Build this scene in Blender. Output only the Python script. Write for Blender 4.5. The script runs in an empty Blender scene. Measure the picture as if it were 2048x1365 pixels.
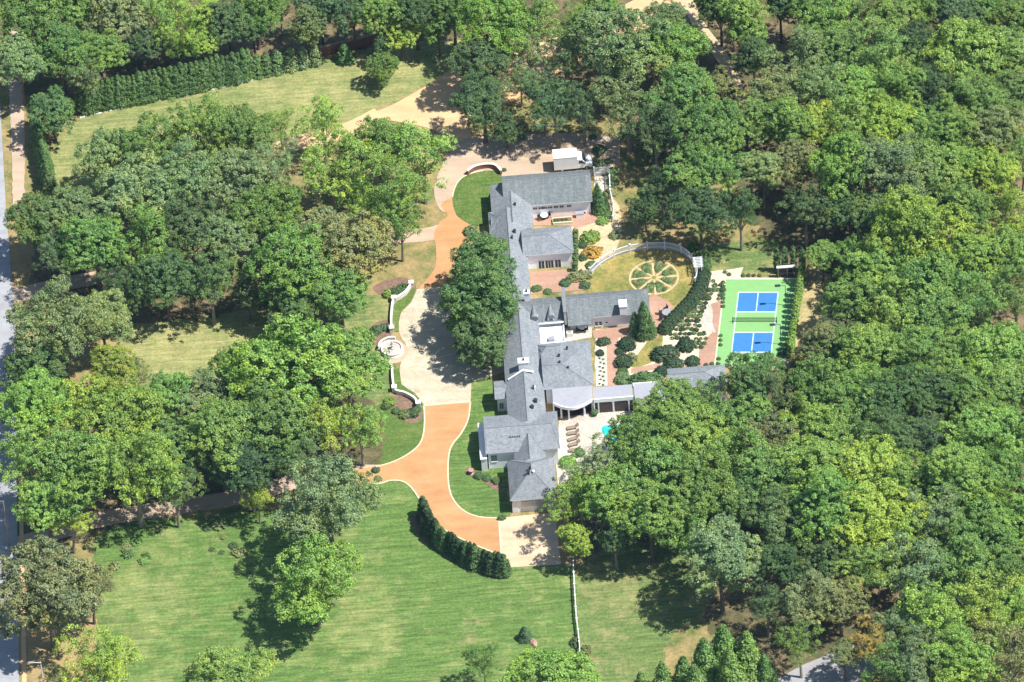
import bpy, bmesh, math, random
import numpy as np
from mathutils import Vector
S = bpy.context.scene
C = S.collection
R = math.radians
# ------------------------------------------------------------ camera
PITCH, ROLL, DIST, PPM = R(43.6), R(4.4), 1200.0, 13.03     # PPM: photo pixels (2048 wide) per metre
fw = Vector((0, math.cos(PITCH), -math.sin(PITCH)))
up0 = Vector((0, math.sin(PITCH), math.cos(PITCH))); rt0 = Vector((1, 0, 0))
c_, s_ = math.cos(ROLL), math.sin(ROLL)
RT = rt0*c_ - up0*s_; UP = rt0*s_ + up0*c_
CAM = -fw*DIST
cd = bpy.data.cameras.new('camera'); cam = bpy.data.objects.new('camera', cd); C.objects.link(cam)
from mathutils import Matrix
m3 = Matrix((RT, UP, -fw)).transposed()
cam.matrix_world = Matrix.Translation(CAM) @ m3.to_4x4()
cd.sensor_width = 36; cd.lens = 36*DIST/(2048/PPM); cd.clip_start = 10; cd.clip_end = 9000
S.camera = cam
# ------------------------------------------------------------ light
SUN_EL = R(60); SUN_AZ = R(-17)                               # the sun stands to the right of the photo
sv = Vector((math.cos(SUN_AZ)*math.cos(SUN_EL), math.sin(SUN_AZ)*math.cos(SUN_EL), math.sin(SUN_EL)))
sl = bpy.data.lights.new('sun', 'SUN'); sl.energy = 5.0; sl.angle = R(0.5); sl.color = (1.0, 0.975, 0.92)
so = bpy.data.objects.new('sun', sl); C.objects.link(so); so.rotation_euler = sv.to_track_quat('Z', 'Y').to_euler()
w = bpy.data.worlds.new('World'); S.world = w; w.use_nodes = True
nt = w.node_tree; bg = nt.nodes['Background']; sky = nt.nodes.new('ShaderNodeTexSky')
sky.sky_type = 'NISHITA'; sky.sun_disc = False; sky.ozone_density = 5.0; sky.air_density = 1.3; sky.sun_elevation = SUN_EL; sky.sun_rotation = math.pi/2 - SUN_AZ
nt.links.new(sky.outputs[0], bg.inputs[0]); bg.inputs[1].default_value = 0.082
S.view_settings.view_transform = 'Standard'; S.view_settings.look = 'None'
S.view_settings.exposure = 0.60; S.view_settings.gamma = 1

def G(px, py, z=0.0):                                        # photo point at height z -> place
    d = fw + RT*((px-1024)/PPM/DIST) + UP*((682.5-py)/PPM/DIST)
    t = (z - CAM.z)/d.z
    return CAM + d*t
def GY(px, py, Y):                                           # photo point on the wall plane y = Y
    d = fw + RT*((px-1024)/PPM/DIST) + UP*((682.5-py)/PPM/DIST)
    return CAM + d*((Y - CAM.y)/d.y)
# ------------------------------------------------------------ materials
def srgb(r, g, b):
    f = lambda c: (c/255/12.92) if c/255 <= 0.04045 else ((c/255+0.055)/1.055)**2.4
    return (f(r), f(g), f(b))
def newmat(name):
    m = bpy.data.materials.new(name); m.use_nodes = True
    return m, m.node_tree.nodes, m.node_tree.links, m.node_tree.nodes['Principled BSDF']
def noise(N, L, co, scale, detail=4, rough=0.6, dist=0.0):
    n = N.new('ShaderNodeTexNoise'); n.inputs['Scale'].default_value = scale; n.inputs['Detail'].default_value = detail
    n.inputs['Roughness'].default_value = rough; n.inputs['Distortion'].default_value = dist
    L.new(co, n.inputs['Vector']); return n.outputs['Fac']
def ramp(N, L, fac, stops):
    r = N.new('ShaderNodeValToRGB'); e = r.color_ramp.elements
    while len(e) < len(stops): e.new(0.5)
    for q, (p, c) in zip(e, stops): q.position = p; q.color = (c[0], c[1], c[2], 1)
    L.new(fac, r.inputs[0]); return r.outputs[0]
def mix(N, L, fac, a, b, mode='MIX'):
    x = N.new('ShaderNodeMix'); x.data_type = 'RGBA'; x.blend_type = mode
    for s, v in ((0, fac), (6, a), (7, b)):
        if isinstance(v, bpy.types.NodeSocket): L.new(v, x.inputs[s])
        elif s == 0: x.inputs[0].default_value = v
        else: x.inputs[s].default_value = (v[0], v[1], v[2], 1)
    return x.outputs[2]
def coords(N, L, scale=None, rot=None):
    t = N.new('ShaderNodeTexCoord')
    if scale is None and rot is None: return t.outputs['Object']
    m = N.new('ShaderNodeMapping'); L.new(t.outputs['Object'], m.inputs[0])
    if scale: m.inputs['Scale'].default_value = scale
    if rot: m.inputs['Rotation'].default_value = rot
    return m.outputs[0]
def bump(N, L, p, h, strength, dist=0.05):
    b = N.new('ShaderNodeBump'); b.inputs['Strength'].default_value = strength; b.inputs['Distance'].default_value = dist
    L.new(h, b.inputs['Height']); L.new(b.outputs[0], p.inputs['Normal'])
def simple(name, col, rough=0.7, var=0.12, scale=3.0, metal=0.0, big=0.4):
    m, N, L, p = newmat(name); co = coords(N, L)
    f = noise(N, L, co, scale); g = noise(N, L, co, big)
    a = tuple(c*(1-var) for c in col); b = tuple(min(1, c*(1+var)) for c in col)
    x = ramp(N, L, f, [(0.3, a), (0.7, b)])
    y = ramp(N, L, g, [(0.3, (1-var,)*3), (0.7, (1, 1, 1))])
    L.new(mix(N, L, 1.0, x, y, 'MULTIPLY'), p.inputs['Base Color'])
    p.inputs['Roughness'].default_value = rough; p.inputs['Metallic'].default_value = metal
    return m
def grassmat(name, green, dry, dryness, stripe=0.0, srot=0.0, fine=2.2):
    m, N, L, p = newmat(name); co = coords(N, L)
    big = noise(N, L, co, 0.045, 5, 0.65, 0.5); mid = noise(N, L, co, 0.35, 4, 0.7); fn = noise(N, L, co, fine, 3, 0.7)
    vf = noise(N, L, co, 6.0, 2, 0.6)
    a = N.new('ShaderNodeMath'); a.operation = 'ADD'; L.new(big, a.inputs[0]); L.new(mid, a.inputs[1])
    b = N.new('ShaderNodeMath'); b.operation = 'MULTIPLY'; L.new(a.outputs[0], b.inputs[0]); b.inputs[1].default_value = 0.5
    t = 0.68 - 0.36*dryness
    dk = tuple(c*0.72 for c in green)
    base = ramp(N, L, fn, [(0.3, dk), (0.7, tuple(c*1.25 for c in green))])
    dr = ramp(N, L, fn, [(0.3, tuple(c*0.8 for c in dry)), (0.7, tuple(c*1.15 for c in dry))])
    k = ramp(N, L, b.outputs[0], [(max(0, t-0.09), (0, 0, 0)), (min(1, t+0.09), (1, 1, 1))])
    col = mix(N, L, k, base, dr)
    v2 = ramp(N, L, vf, [(0.3, (0.8, 0.8, 0.8)), (0.7, (1.15, 1.15, 1.15))])
    col = mix(N, L, 1.0, col, v2, 'MULTIPLY')
    if stripe:
        sc = coords(N, L, (0.16, 1.9, 1), (0, 0, srot))
        sn = noise(N, L, sc, 1.0, 4, 0.75, 0.3)
        s2 = ramp(N, L, sn, [(0.36, (1-stripe,)*3), (0.64, (1+stripe,)*3)])
        col = mix(N, L, 1.0, col, s2, 'MULTIPLY')
    L.new(col, p.inputs['Base Color']); p.inputs['Roughness'].default_value = 0.95
    p.inputs['Specular IOR Level'].default_value = 0.1
    bump(N, L, p, fn, 0.5, 0.15)
    return m
GR = (0.075, 0.16, 0.028); DRY = (0.36, 0.27, 0.12)
M = {}
M['ground'] = grassmat('ground_cover', (0.085, 0.14, 0.035), (0.36, 0.26, 0.12), 0.62)
M['front'] = grassmat('mown_grass', (0.108, 0.182, 0.046), (0.26, 0.28, 0.10), 0.31, 0.30, R(-6))
M['upper'] = grassmat('upper_grass', (0.175, 0.215, 0.072), (0.34, 0.32, 0.13), 0.46, 0.22, R(-24))
M['lush'] = grassmat('lush_grass', (0.095, 0.155, 0.036), (0.20, 0.23, 0.07), 0.25, 0.14, 0.6)
M['meadow'] = grassmat('meadow_grass', (0.125, 0.18, 0.055), (0.34, 0.30, 0.13), 0.34, 0.24, R(-10))
M['parterre'] = grassmat('garden_grass', (0.15, 0.17, 0.045), (0.40, 0.30, 0.10), 0.5)
M['dry'] = grassmat('dry_grass', (0.20, 0.20, 0.08), (0.46, 0.37, 0.18), 0.7)
M['litter'] = grassmat('leaf_litter', (0.10, 0.095, 0.045), (0.30, 0.21, 0.12), 0.35)
def gravel(name, a, b, pav=0.0):
    m, N, L, p = newmat(name); co = coords(N, L)
    f = noise(N, L, co, 5.0, 4, 0.8); g = noise(N, L, co, 0.18, 5, 0.7, 0.3)
    col = mix(N, L, ramp(N, L, g, [(0.35, (0, 0, 0)), (0.68, (1, 1, 1))]), a, b)
    v = ramp(N, L, f, [(0.3, (0.88, 0.87, 0.86)), (0.7, (1.08, 1.08, 1.08))])
    col = mix(N, L, 1.0, col, v, 'MULTIPLY')
    tr = noise(N, L, coords(N, L, (0.25, 1.2, 1), (0, 0, 1.2)), 0.5, 3, 0.6)
    col = mix(N, L, 1.0, col, ramp(N, L, tr, [(0.32, (0.86, 0.84, 0.82)), (0.62, (1.03, 1.03, 1.03))]), 'MULTIPLY')
    if pav:
        br = N.new('ShaderNodeTexBrick'); L.new(coords(N, L, None, (0, 0, R(38))), br.inputs[0])
        br.inputs['Scale'].default_value = pav; br.inputs['Mortar Size'].default_value = 0.035
        br.inputs[1].default_value = (1, 1, 1, 1); br.inputs[2].default_value = (0.78, 0.75, 0.71, 1); br.inputs[3].default_value = (0.55, 0.50, 0.44, 1)
        col = mix(N, L, 1.0, col, br.outputs[0], 'MULTIPLY')
    L.new(col, p.inputs['Base Color']); p.inputs['Roughness'].default_value = 0.9
    bump(N, L, p, f, 0.3)
    return m
M['orange'] = gravel('terracotta_gravel', (0.46, 0.235, 0.095), (0.54, 0.30, 0.14))
M['sand'] = gravel('sandy_gravel', (0.62, 0.42, 0.21), (0.68, 0.44, 0.25))
M['pinkish'] = gravel('pale_gravel', (0.52, 0.38, 0.26), (0.42, 0.33, 0.25))
M['apron'] = gravel('apron_gravel', (0.60, 0.44, 0.28), (0.66, 0.50, 0.34))
M['pavers'] = gravel('cream_pavers', (0.62, 0.56, 0.42), (0.70, 0.64, 0.50), 0.8)
M['brick'] = gravel('brick_paving', (0.50, 0.30, 0.215), (0.56, 0.36, 0.27), 3.0)
M['patio'] = gravel('white_paving', (0.62, 0.59, 0.52), (0.68, 0.65, 0.58), 0.8)
M['asphalt'] = gravel('road_asphalt', (0.30, 0.31, 0.33), (0.38, 0.385, 0.40))
M['drivegrey'] = gravel('grey_asphalt', (0.30, 0.295, 0.30), (0.36, 0.35, 0.35))
M['mulch'] = simple('mulch', (0.24, 0.15, 0.10), 0.95, 0.35, 2.5)
M['kerb'] = simple('kerb_stone', (0.68, 0.55, 0.38), 0.85, 0.12)
M['stone'] = simple('pale_stone', (0.72, 0.68, 0.60), 0.8, 0.08)
M['white'] = simple('white_paint', (0.84, 0.84, 0.85), 0.55, 0.05, 2.0)
M['wall'] = simple('white_siding', (0.86, 0.87, 0.90), 0.7, 0.05, 4.0)
M['dark'] = simple('dark_metal', (0.03, 0.035, 0.04), 0.5, 0.2)
M['brown'] = simple('dark_screen_and_shade', (0.055, 0.035, 0.035), 0.6, 0.2)
M['redbrick'] = simple('red_brick', (0.26, 0.11, 0.07), 0.9, 0.25, 6.0)
M['bark'] = simple('bark', (0.16, 0.125, 0.10), 0.95, 0.35, 5.0)
M['palebark'] = simple('pale_bark', (0.30, 0.26, 0.21), 0.95, 0.3, 5.0)
M['green'] = simple('court_green', (0.20, 0.41, 0.14), 0.8, 0.05, 1.0, 0, 0.12)
M['blue'] = simple('court_blue', (0.035, 0.18, 0.45), 0.8, 0.07, 1.0, 0, 0.2)
M['line'] = simple('court_line', (0.50, 0.70, 0.70), 0.8, 0.03)
M['lid'] = simple('cream_border', (0.68, 0.66, 0.42), 0.8, 0.06)
M['copper'] = simple('slate_stone', (0.42, 0.26, 0.19), 0.9, 0.2)
M['tan'] = simple('tan_dirt', (0.58, 0.44, 0.26), 0.95, 0.2, 1.5)
M['steel'] = simple('grey_metal', (0.45, 0.46, 0.47), 0.45, 0.08, 2, 0.4)
M['wood'] = simple('weathered_wood', (0.30, 0.22, 0.16), 0.85, 0.25, 5)
M['rubber'] = simple('rubber', (0.02, 0.02, 0.02), 0.8, 0.1)
m, N, L, p = newmat('glass'); p.inputs['Base Color'].default_value = (0.03, 0.045, 0.06, 1); p.inputs['Roughness'].default_value = 0.08; M['glass'] = m
m, N, L, p = newmat('pool_water'); f = noise(N, L, coords(N, L), 1.2, 3)
L.new(ramp(N, L, f, [(0.3, (0.02, 0.40, 0.37)), (0.7, (0.05, 0.52, 0.46))]), p.inputs['Base Color']); p.inputs['Roughness'].default_value = 0.08; bump(N, L, p, f, 0.3); M['water'] = m
def roofmat(name, col, streak):
    m, N, L, p = newmat(name); co = coords(N, L)
    f = noise(N, L, co, 3.2, 4, 0.75); g = noise(N, L, co, 0.30, 4, 0.7, 0.4)
    st = noise(N, L, coords(N, L, (2.2, 0.22, 0.22)), 1.0, 3, 0.7)
    vo = N.new('ShaderNodeTexVoronoi'); vo.inputs['Scale'].default_value = 3.0; L.new(coords(N, L, (1, 1.6, 1.6)), vo.inputs['Vector'])
    c1 = ramp(N, L, f, [(0.3, tuple(c*0.76 for c in col)), (0.7, tuple(c*1.20 for c in col))])
    c2 = mix(N, L, 1.0, c1, ramp(N, L, g, [(0.3, (0.86, 0.88, 0.88)), (0.7, (1.08, 1.06, 1.06))]), 'MULTIPLY')
    c3 = mix(N, L, 1.0, c2, ramp(N, L, st, [(0.34, (1-streak, 1-streak*0.85, 1-streak*0.9)), (0.62, (1, 1, 1))]), 'MULTIPLY')
    sep = N.new('ShaderNodeSeparateColor'); L.new(vo.outputs['Color'], sep.inputs[0])
    c4 = mix(N, L, 1.0, c3, ramp(N, L, sep.outputs[0], [(0.0, (0.84, 0.85, 0.86)), (1.0, (1.14, 1.13, 1.12))]), 'MULTIPLY')
    L.new(c4, p.inputs['Base Color']); p.inputs['Roughness'].default_value = 0.85
    wv = N.new('ShaderNodeTexWave'); wv.bands_direction = 'Z'; wv.wave_profile = 'SAW'; wv.inputs['Scale'].default_value = 1.3; wv.inputs['Distortion'].default_value = 0.6; L.new(co, wv.inputs[0])
    bump(N, L, p, wv.outputs['Fac'], 0.45, 0.06)
    return m
M['roof'] = roofmat('slate_roof', (0.232, 0.248, 0.268), 0.15)
M['roof_dark'] = roofmat('weathered_slate_roof', (0.185, 0.205, 0.212), 0.26)
M['ridge'] = simple('ridge_metal', (0.20, 0.22, 0.24), 0.6, 0.1)
M['flatroof'] = simple('flat_roof', (0.33, 0.335, 0.37), 0.8, 0.08)
def foliage(name, thick=0.25):
    m, N, L, p = newmat(name); N.remove(p); out = N['Material Output']
    oi = N.new('ShaderNodeObjectInfo'); ge = N.new('ShaderNodeNewGeometry'); co = coords(N, L)
    v1 = ramp(N, L, ge.outputs['Random Per Island'], [(0, (0.66, 0.70, 0.62)), (0.5, (1.0, 1.0, 1.0)), (1, (1.45, 1.36, 1.15))])
    nz = noise(N, L, co, 0.26, 4, 0.7)
    v2 = ramp(N, L, nz, [(0.30, (0.66, 0.78, 0.84)), (0.5, (1, 1, 1)), (0.70, (1.42, 1.22, 0.80))])
    col = mix(N, L, 1.0, mix(N, L, 1.0, oi.outputs['Color'], v1, 'MULTIPLY'), v2, 'MULTIPLY')
    d = N.new('ShaderNodeBsdfDiffuse'); t = N.new('ShaderNodeBsdfTranslucent'); g = N.new('ShaderNodeBsdfGlossy')
    L.new(col, d.inputs[0]); L.new(mix(N, L, 1.0, col, (1.15, 1.25, 0.55), 'MULTIPLY'), t.inputs[0])
    g.inputs['Roughness'].default_value = 0.45; g.inputs[0].default_value = (0.9, 0.95, 0.9, 1)
    a = N.new('ShaderNodeMixShader'); a.inputs[0].default_value = thick; L.new(d.outputs[0], a.inputs[1]); L.new(t.outputs[0], a.inputs[2])
    b = N.new('ShaderNodeMixShader'); b.inputs[0].default_value = 0.018; L.new(a.outputs[0], b.inputs[1]); L.new(g.outputs[0], b.inputs[2])
    L.new(b.outputs[0], out.inputs[0])
    return m
M['leaf'] = foliage('leaves', 0.17)
M['needle'] = foliage('needles', 0.10)
# ------------------------------------------------------------ helpers
def tag(o, label=None, cat=None, group=None, kind=None):
    if label: o['label'] = label
    if cat: o['category'] = cat
    if group: o['group'] = group
    if kind: o['kind'] = kind
    return o
def empty(name, loc, rz=0.0, label=None, cat=None, group=None):
    o = bpy.data.objects.new(name, None); C.objects.link(o); o.location = loc; o.rotation_euler = (0, 0, rz)
    o.empty_display_size = 0.3
    return tag(o, label, cat, group)
def mesh_obj(name, me, parent=None):
    o = bpy.data.objects.new(name, me); C.objects.link(o)
    if parent is not None: o.parent = parent
    return o
class MB:                                                    # collects shapes into one mesh; material index per face
    def __init__(s): s.v = []; s.f = []; s.m = []
    def add(s, vs, fs, mi=0):
        n = len(s.v); s.v += [tuple(v) for v in vs]
        for f in fs: s.f.append([i+n for i in f]); s.m.append(mi)
    def box(s, x0, x1, y0, y1, z0, z1, mi=0):
        s.add([(x0, y0, z0), (x1, y0, z0), (x1, y1, z0), (x0, y1, z0), (x0, y0, z1), (x1, y0, z1), (x1, y1, z1), (x0, y1, z1)],
              [(0, 3, 2, 1), (4, 5, 6, 7), (0, 1, 5, 4), (1, 2, 6, 5), (2, 3, 7, 6), (3, 0, 4, 7)], mi)
    def cyl(s, p, q, r0, r1, n=10, mi=0, cap=True):
        p = Vector(p); q = Vector(q); d = (q-p).normalized(); a = d.orthogonal().normalized(); b = d.cross(a)
        vs = []
        for c, r in ((p, r0), (q, r1)):
            for i in range(n):
                t = 2*math.pi*i/n; vs.append(c + (a*math.cos(t) + b*math.sin(t))*r)
        fs = [(i, (i+1) % n, n+(i+1) % n, n+i) for i in range(n)]
        if cap: fs += [tuple(range(n-1, -1, -1)), tuple(range(n, 2*n))]
        s.add(vs, fs, mi)
    def lathe(s, c, prof, n=16, mi=0):
        vs = []; fs = []
        for r, z in prof:
            for i in range(n):
                t = 2*math.pi*i/n; vs.append((c[0]+r*math.cos(t), c[1]+r*math.sin(t), c[2]+z))
        for k in range(len(prof)-1):
            for i in range(n): fs.append((k*n+i, k*n+(i+1) % n, (k+1)*n+(i+1) % n, (k+1)*n+i))
        fs.append(tuple(range((len(prof)-1)*n, len(prof)*n)))
        s.add(vs, fs, mi)
    def strip(s, pts, w0, w1, z0, z1, mi=0, closed=False):    # wall along a polyline, offset w0..w1 sideways
        n = len(pts); L_ = []
        for i in range(n):
            a = pts[i-1] if (i > 0 or closed) else pts[i]; b = pts[(i+1) % n] if (i < n-1 or closed) else pts[i]
            d = Vector((b[0]-a[0], b[1]-a[1])); d.normalize() if d.length else None
            nn = (-d.y, d.x)
            for w_, z_ in ((w0, z0), (w1, z0), (w1, z1), (w0, z1)):
                L_.append((pts[i][0]+nn[0]*w_, pts[i][1]+nn[1]*w_, z_))
        fs = []
        rng = n if closed else n-1
        for i in range(rng):
            j = (i+1) % n
            for k in range(4): fs.append((i*4+k, i*4+(k+1) % 4, j*4+(k+1) % 4, j*4+k))
        if not closed: fs += [(0, 1, 2, 3), ((n-1)*4+3, (n-1)*4+2, (n-1)*4+1, (n-1)*4)]
        s.add(L_, fs, mi)
    def prism(s, poly, z0, z1, mi=0, ms=None):
        n = len(poly); v = [(p[0], p[1], z0) for p in poly] + [(p[0], p[1], z1) for p in poly]
        s.add(v, [tuple(range(n, 2*n)), tuple(range(n-1, -1, -1))], mi)
        s.add(v, [(i, (i+1) % n, n+(i+1) % n, n+i) for i in range(n)], mi if ms is None else ms)
    def build(s, name, mats, parent=None, smooth=False):
        me = bpy.data.meshes.new(name); me.from_pydata(s.v, [], s.f)
        if not isinstance(mats, (list, tuple)): mats = [mats]
        for q in mats: me.materials.append(q)
        if len(mats) > 1: me.polygons.foreach_set('material_index', s.m)
        bm = bmesh.new(); bm.from_mesh(me); bmesh.ops.recalc_face_normals(bm, faces=bm.faces); bm.to_mesh(me); bm.free()
        if smooth: me.polygons.foreach_set('use_smooth', [True]*len(me.polygons))
        me.update()
        return mesh_obj(name, me, parent)
def spline(pts, n=6, closed=False):                          # Catmull-Rom through the points
    out = []; m_ = len(pts); rng = m_ if closed else m_-1
    for i in range(rng):
        p0 = pts[(i-1) % m_] if (closed or i > 0) else pts[i]; p1 = pts[i]; p2 = pts[(i+1) % m_]
        p3 = pts[(i+2) % m_] if (closed or i+2 < m_) else p2
        for k in range(n):
            t = k/n
            out.append(tuple(0.5*((2*p1[j]) + (-p0[j]+p2[j])*t + (2*p0[j]-5*p1[j]+4*p2[j]-p3[j])*t*t + (-p0[j]+3*p1[j]-3*p2[j]+p3[j])*t**3) for j in (0, 1)))
    if not closed: out.append(pts[-1])
    return out
def W(pts, z=0): return [tuple(G(x, y, z)[:2]) for x, y in pts]
def sheet(name, poly, z, mat, kind='structure', thick=0.0, wob=0.0):
    if wob:
        rg = random.Random(len(name)*7+len(poly)); q = []
        for i in range(len(poly)):
            a = poly[i]; b = poly[(i+1) % len(poly)]; l = math.dist(a, b); k = max(1, int(l/0.9))
            for j in range(k): q.append((a[0]+(b[0]-a[0])*j/k + rg.uniform(-wob, wob), a[1]+(b[1]-a[1])*j/k + rg.uniform(-wob, wob)))
        poly = q
    b = MB()
    if thick: b.prism(poly, z-thick, z)
    else: b.add([(p[0], p[1], z) for p in poly], [tuple(range(len(poly)))])
    o = b.build(name, mat)
    if kind: o['kind'] = kind
    return o
# ------------------------------------------------------------ ground
b = MB(); b.add([(-2500, -2500, 0), (2500, -2500, 0), (2500, 2500, 0), (-2500, 2500, 0)], [(0, 1, 2, 3)])
tag(b.build('ground', M['ground']), kind='structure')
sheet('front_lawn', W(spline([(205, 1480), (190, 1160), (220, 1055), (520, 1022), (700, 975), (748, 830), (850, 790), (960, 740), (1010, 850), (1030, 1100), (1147, 1135), (1152, 1200), (1165, 1480)], 4)), 0.019, M['front'], wob=0.3)
sheet('meadow', W(spline([(1152, 1150), (1165, 1480), (1320, 1480), (1330, 1300), (1420, 1200), (1395, 1085), (1300, 1080)], 5, True)), 0.012, M['meadow'], wob=0.4)
sheet('upper_lawn', W([(95, 330), (110, 280), (170, 232), (640, 120), (780, 85), (930, 80), (930, 130), (750, 222), (620, 300), (450, 420), (95, 440)]), 0.015, M['upper'], wob=0.4)
sheet('side_lawn', W(spline([(235, 690), (260, 640), (440, 620), (560, 640), (560, 760), (330, 780)], 5, True)), 0.015, M['upper'], wob=0.4)
sheet('roadside_lawn', W(spline([(500, 640), (700, 600), (790, 585), (800, 600), (775, 700), (780, 800), (700, 830), (600, 700)], 4, True)), 0.02, M['meadow'], wob=0.3)
sheet('lower_lawn', W(spline([(748, 815), (800, 810), (845, 830), (846, 880), (800, 922), (745, 935), (700, 900)], 4, True)), 0.025, M['lush'], wob=0.1)
sheet('court_side_lawn', W([(1400, 492), (1560, 480), (1560, 548), (1425, 545)]), 0.02, M['meadow'], wob=0.3)
lit = M['litter']
sheet('woodland_floor', W([(1560, 560), (1480, 380), (1330, 330), (1230, 240), (900, 90), (560, 110), (160, 230), (30, 180), (-200, -400), (2400, -400), (2400, 1600), (1560, 1600), (1400, 1200), (1380, 1090), (1180, 1130), (1130, 1040), (1300, 860), (1450, 745), (1590, 735)]), 0.008, lit, wob=0.8)
sheet('grove_floor', W(spline([(60, 560), (120, 420), (400, 420), (620, 420), (700, 430), (720, 540), (660, 590), (500, 620), (250, 650), (60, 640)], 4, True)), 0.028, lit, wob=0.4)
sheet('left_grove_floor', W(spline([(20, 820), (200, 780), (500, 780), (740, 800), (740, 955), (520, 1000), (300, 1035), (40, 1090)], 4, True)), 0.028, lit, wob=0.4)
sheet('dry_clearing', W(spline([(1602, 540), (1650, 545), (1668, 590), (1660, 640), (1610, 680), (1585, 690), (1590, 620)], 4, True)), 0.03, M['dry'], wob=0.4)
# roads and drives (each as one sheet with its own pale kerb)
sheet('road', W([(-420, -500), (-30, -200), (0, 200), (12, 420), (30, 640), (34, 1000), (38, 1365), (46, 1700), (-420, 1700)]), 0.05, M['asphalt'])
sheet('sidewalk', W([(10, 60), (40, 60), (49, 250), (50, 440), (27, 440), (20, 230)]), 0.056, M['pinkish'], wob=0.12)
sheet('roadside_path', W([(38, 1000), (46, 1000), (56, 1500), (46, 1500)]), 0.056, M['sand'])
sheet('back_road', W([(1520, 1395), (1545, 1365), (1600, 1333), (1705, 1290), (1790, 1262), (1800, 1330), (1690, 1372), (1660, 1420)]), 0.05, M['drivegrey'])
Lsouth = spline([(848, 812), (849, 850), (843, 882), (825, 903), (790, 923), (748, 936)], 5)
Lsouth2 = spline([(640, 958), (748, 968), (780, 962), (806, 964), (826, 980), (848, 1014), (868, 1044), (905, 1070), (960, 1095), (1003, 1112)], 5)
Rsouth = spline([(998, 1037), (960, 1035), (930, 1024), (908, 1002), (898, 975), (896, 930), (902, 895), (922, 868), (936, 840), (941, 804)], 5)
sheet('south_driveway', W([(941, 804), (848, 812)][1:] + Lsouth + [(640, 946)] + Lsouth2 + Rsouth), 0.055, M['orange'])
ln = spline([(-40, 1110), (60, 1082), (200, 1040), (360, 1014), (500, 990), (640, 950), (760, 945)], 6)
b = MB(); b.strip(W(ln), -1.6, 1.6, -0.05, 0.042); tag(b.build('entrance_drive', M['pinkish']), kind='structure')
ln = spline([(0, 600), (120, 570), (240, 548), (390, 518), (560, 505), (720, 480), (850, 470), (900, 455)], 6)
b = MB(); b.strip(W(ln), -1.5, 1.5, -0.05, 0.046); tag(b.build('middle_drive', M['pinkish']), kind='structure')
ln = spline([(430, 350), (520, 312), (600, 285), (690, 262), (760, 228)], 6)
b = MB(); b.strip(W(ln), -1.6, 1.6, -0.05, 0.036); tag(b.build('grove_path', M['sand']), kind='structure')
sheet('sandy_drive', W(spline([(742, 232), (790, 208), (860, 168), (915, 132), (1010, 90), (1150, 60), (1250, 10), (1330, -30), (1380, -20), (1290, 60), (1180, 110), (1080, 170), (1000, 215), (935, 240), (945, 285), (905, 300), (870, 262), (800, 245)], 4, True)), 0.05, M['sand'])
sheet('woodland_path', W(spline([(1330, -60), (1358, 0), (1390, 58), (1424, 108), (1453, 150), (1475, 200), (1485, 222), (1496, 218), (1476, 150), (1447, 98), (1410, 48), (1376, -20), (1350, -60)], 4, True)), 0.052, M['tan'])
sheet('parking_court', W(spline([(880, 420), (868, 380), (885, 330), (905, 300), (930, 278), (1000, 272), (1120, 268), (1225, 272), (1240, 300), (1225, 345), (1130, 352), (1003, 358), (985, 352), (960, 350), (930, 362), (915, 395), (908, 425)], 4, True)), 0.056, M['pinkish'])
sheet('north_driveway', W(spline([(833, 582), (868, 540), (872, 500), (868, 470), (880, 445), (895, 432), (882, 410), (910, 396), (912, 430), (938, 450), (935, 480), (900, 540), (888, 577)], 4) + [(860, 579)]), 0.062, M['orange'])
fl = spline([(833, 582), (822, 606), (803, 626), (798, 648), (800, 672), (812, 695), (800, 735), (802, 768), (830, 788), (848, 812)], 5)
sheet('forecourt', W(fl + [(941, 804), (943, 765), (1010, 745), (1030, 660), (1035, 560), (890, 575)]), 0.068, M['pavers'])
sheet('garage_apron', W([(998, 1037), (1110, 1026), (1122, 1130), (1016, 1136), (1003, 1112)]), 0.068, M['apron'])
def kerb(name, pts, w=0.22, z=0.10, mat='kerb'):
    b = MB(); b.strip(W(pts), -w/2, w/2, 0.0, z); tag(b.build(name, M[mat]), kind='structure')
kerb('driveway_kerb', Lsouth); kerb('driveway_kerb', Lsouth2[5:]); kerb('driveway_kerb', Rsouth)
kerb('forecourt_kerb', [(848, 812), (941, 804)], 0.35); kerb('forecourt_kerb', [(833, 582), (889, 576)], 0.35)
kerb('apron_kerb', [(998, 1037), (1003, 1112)], 0.3); kerb('forecourt_kerb', [(806, 667), (900, 655)], 0.2, 0.076); kerb('forecourt_kerb', [(806, 737), (935, 700)], 0.2, 0.076)
kerb('upper_lawn_kerb', spline([(160, 236), (300, 204), (460, 172), (560, 145), (640, 126)], 4), 0.3, 0.10, 'stone')
ovl = spline([(905, 395), (918, 362), (945, 347), (980, 342), (1003, 350), (1000, 372), (985, 385), (985, 440), (965, 452), (935, 447), (912, 428)], 5, True)
sheet('oval_lawn', W(ovl), 0.072, M['lush'])
kerb('oval_lawn_kerb', ovl[:12]+ovl[12:14], 0.2)
for nm, pts in (('court_lawn_strip', [(1262, 735), (1290, 690), (1320, 655), (1325, 690), (1310, 722)]), ):
    sheet(nm, W(spline(pts, 4, True)), 0.05, M['parterre'])
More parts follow.
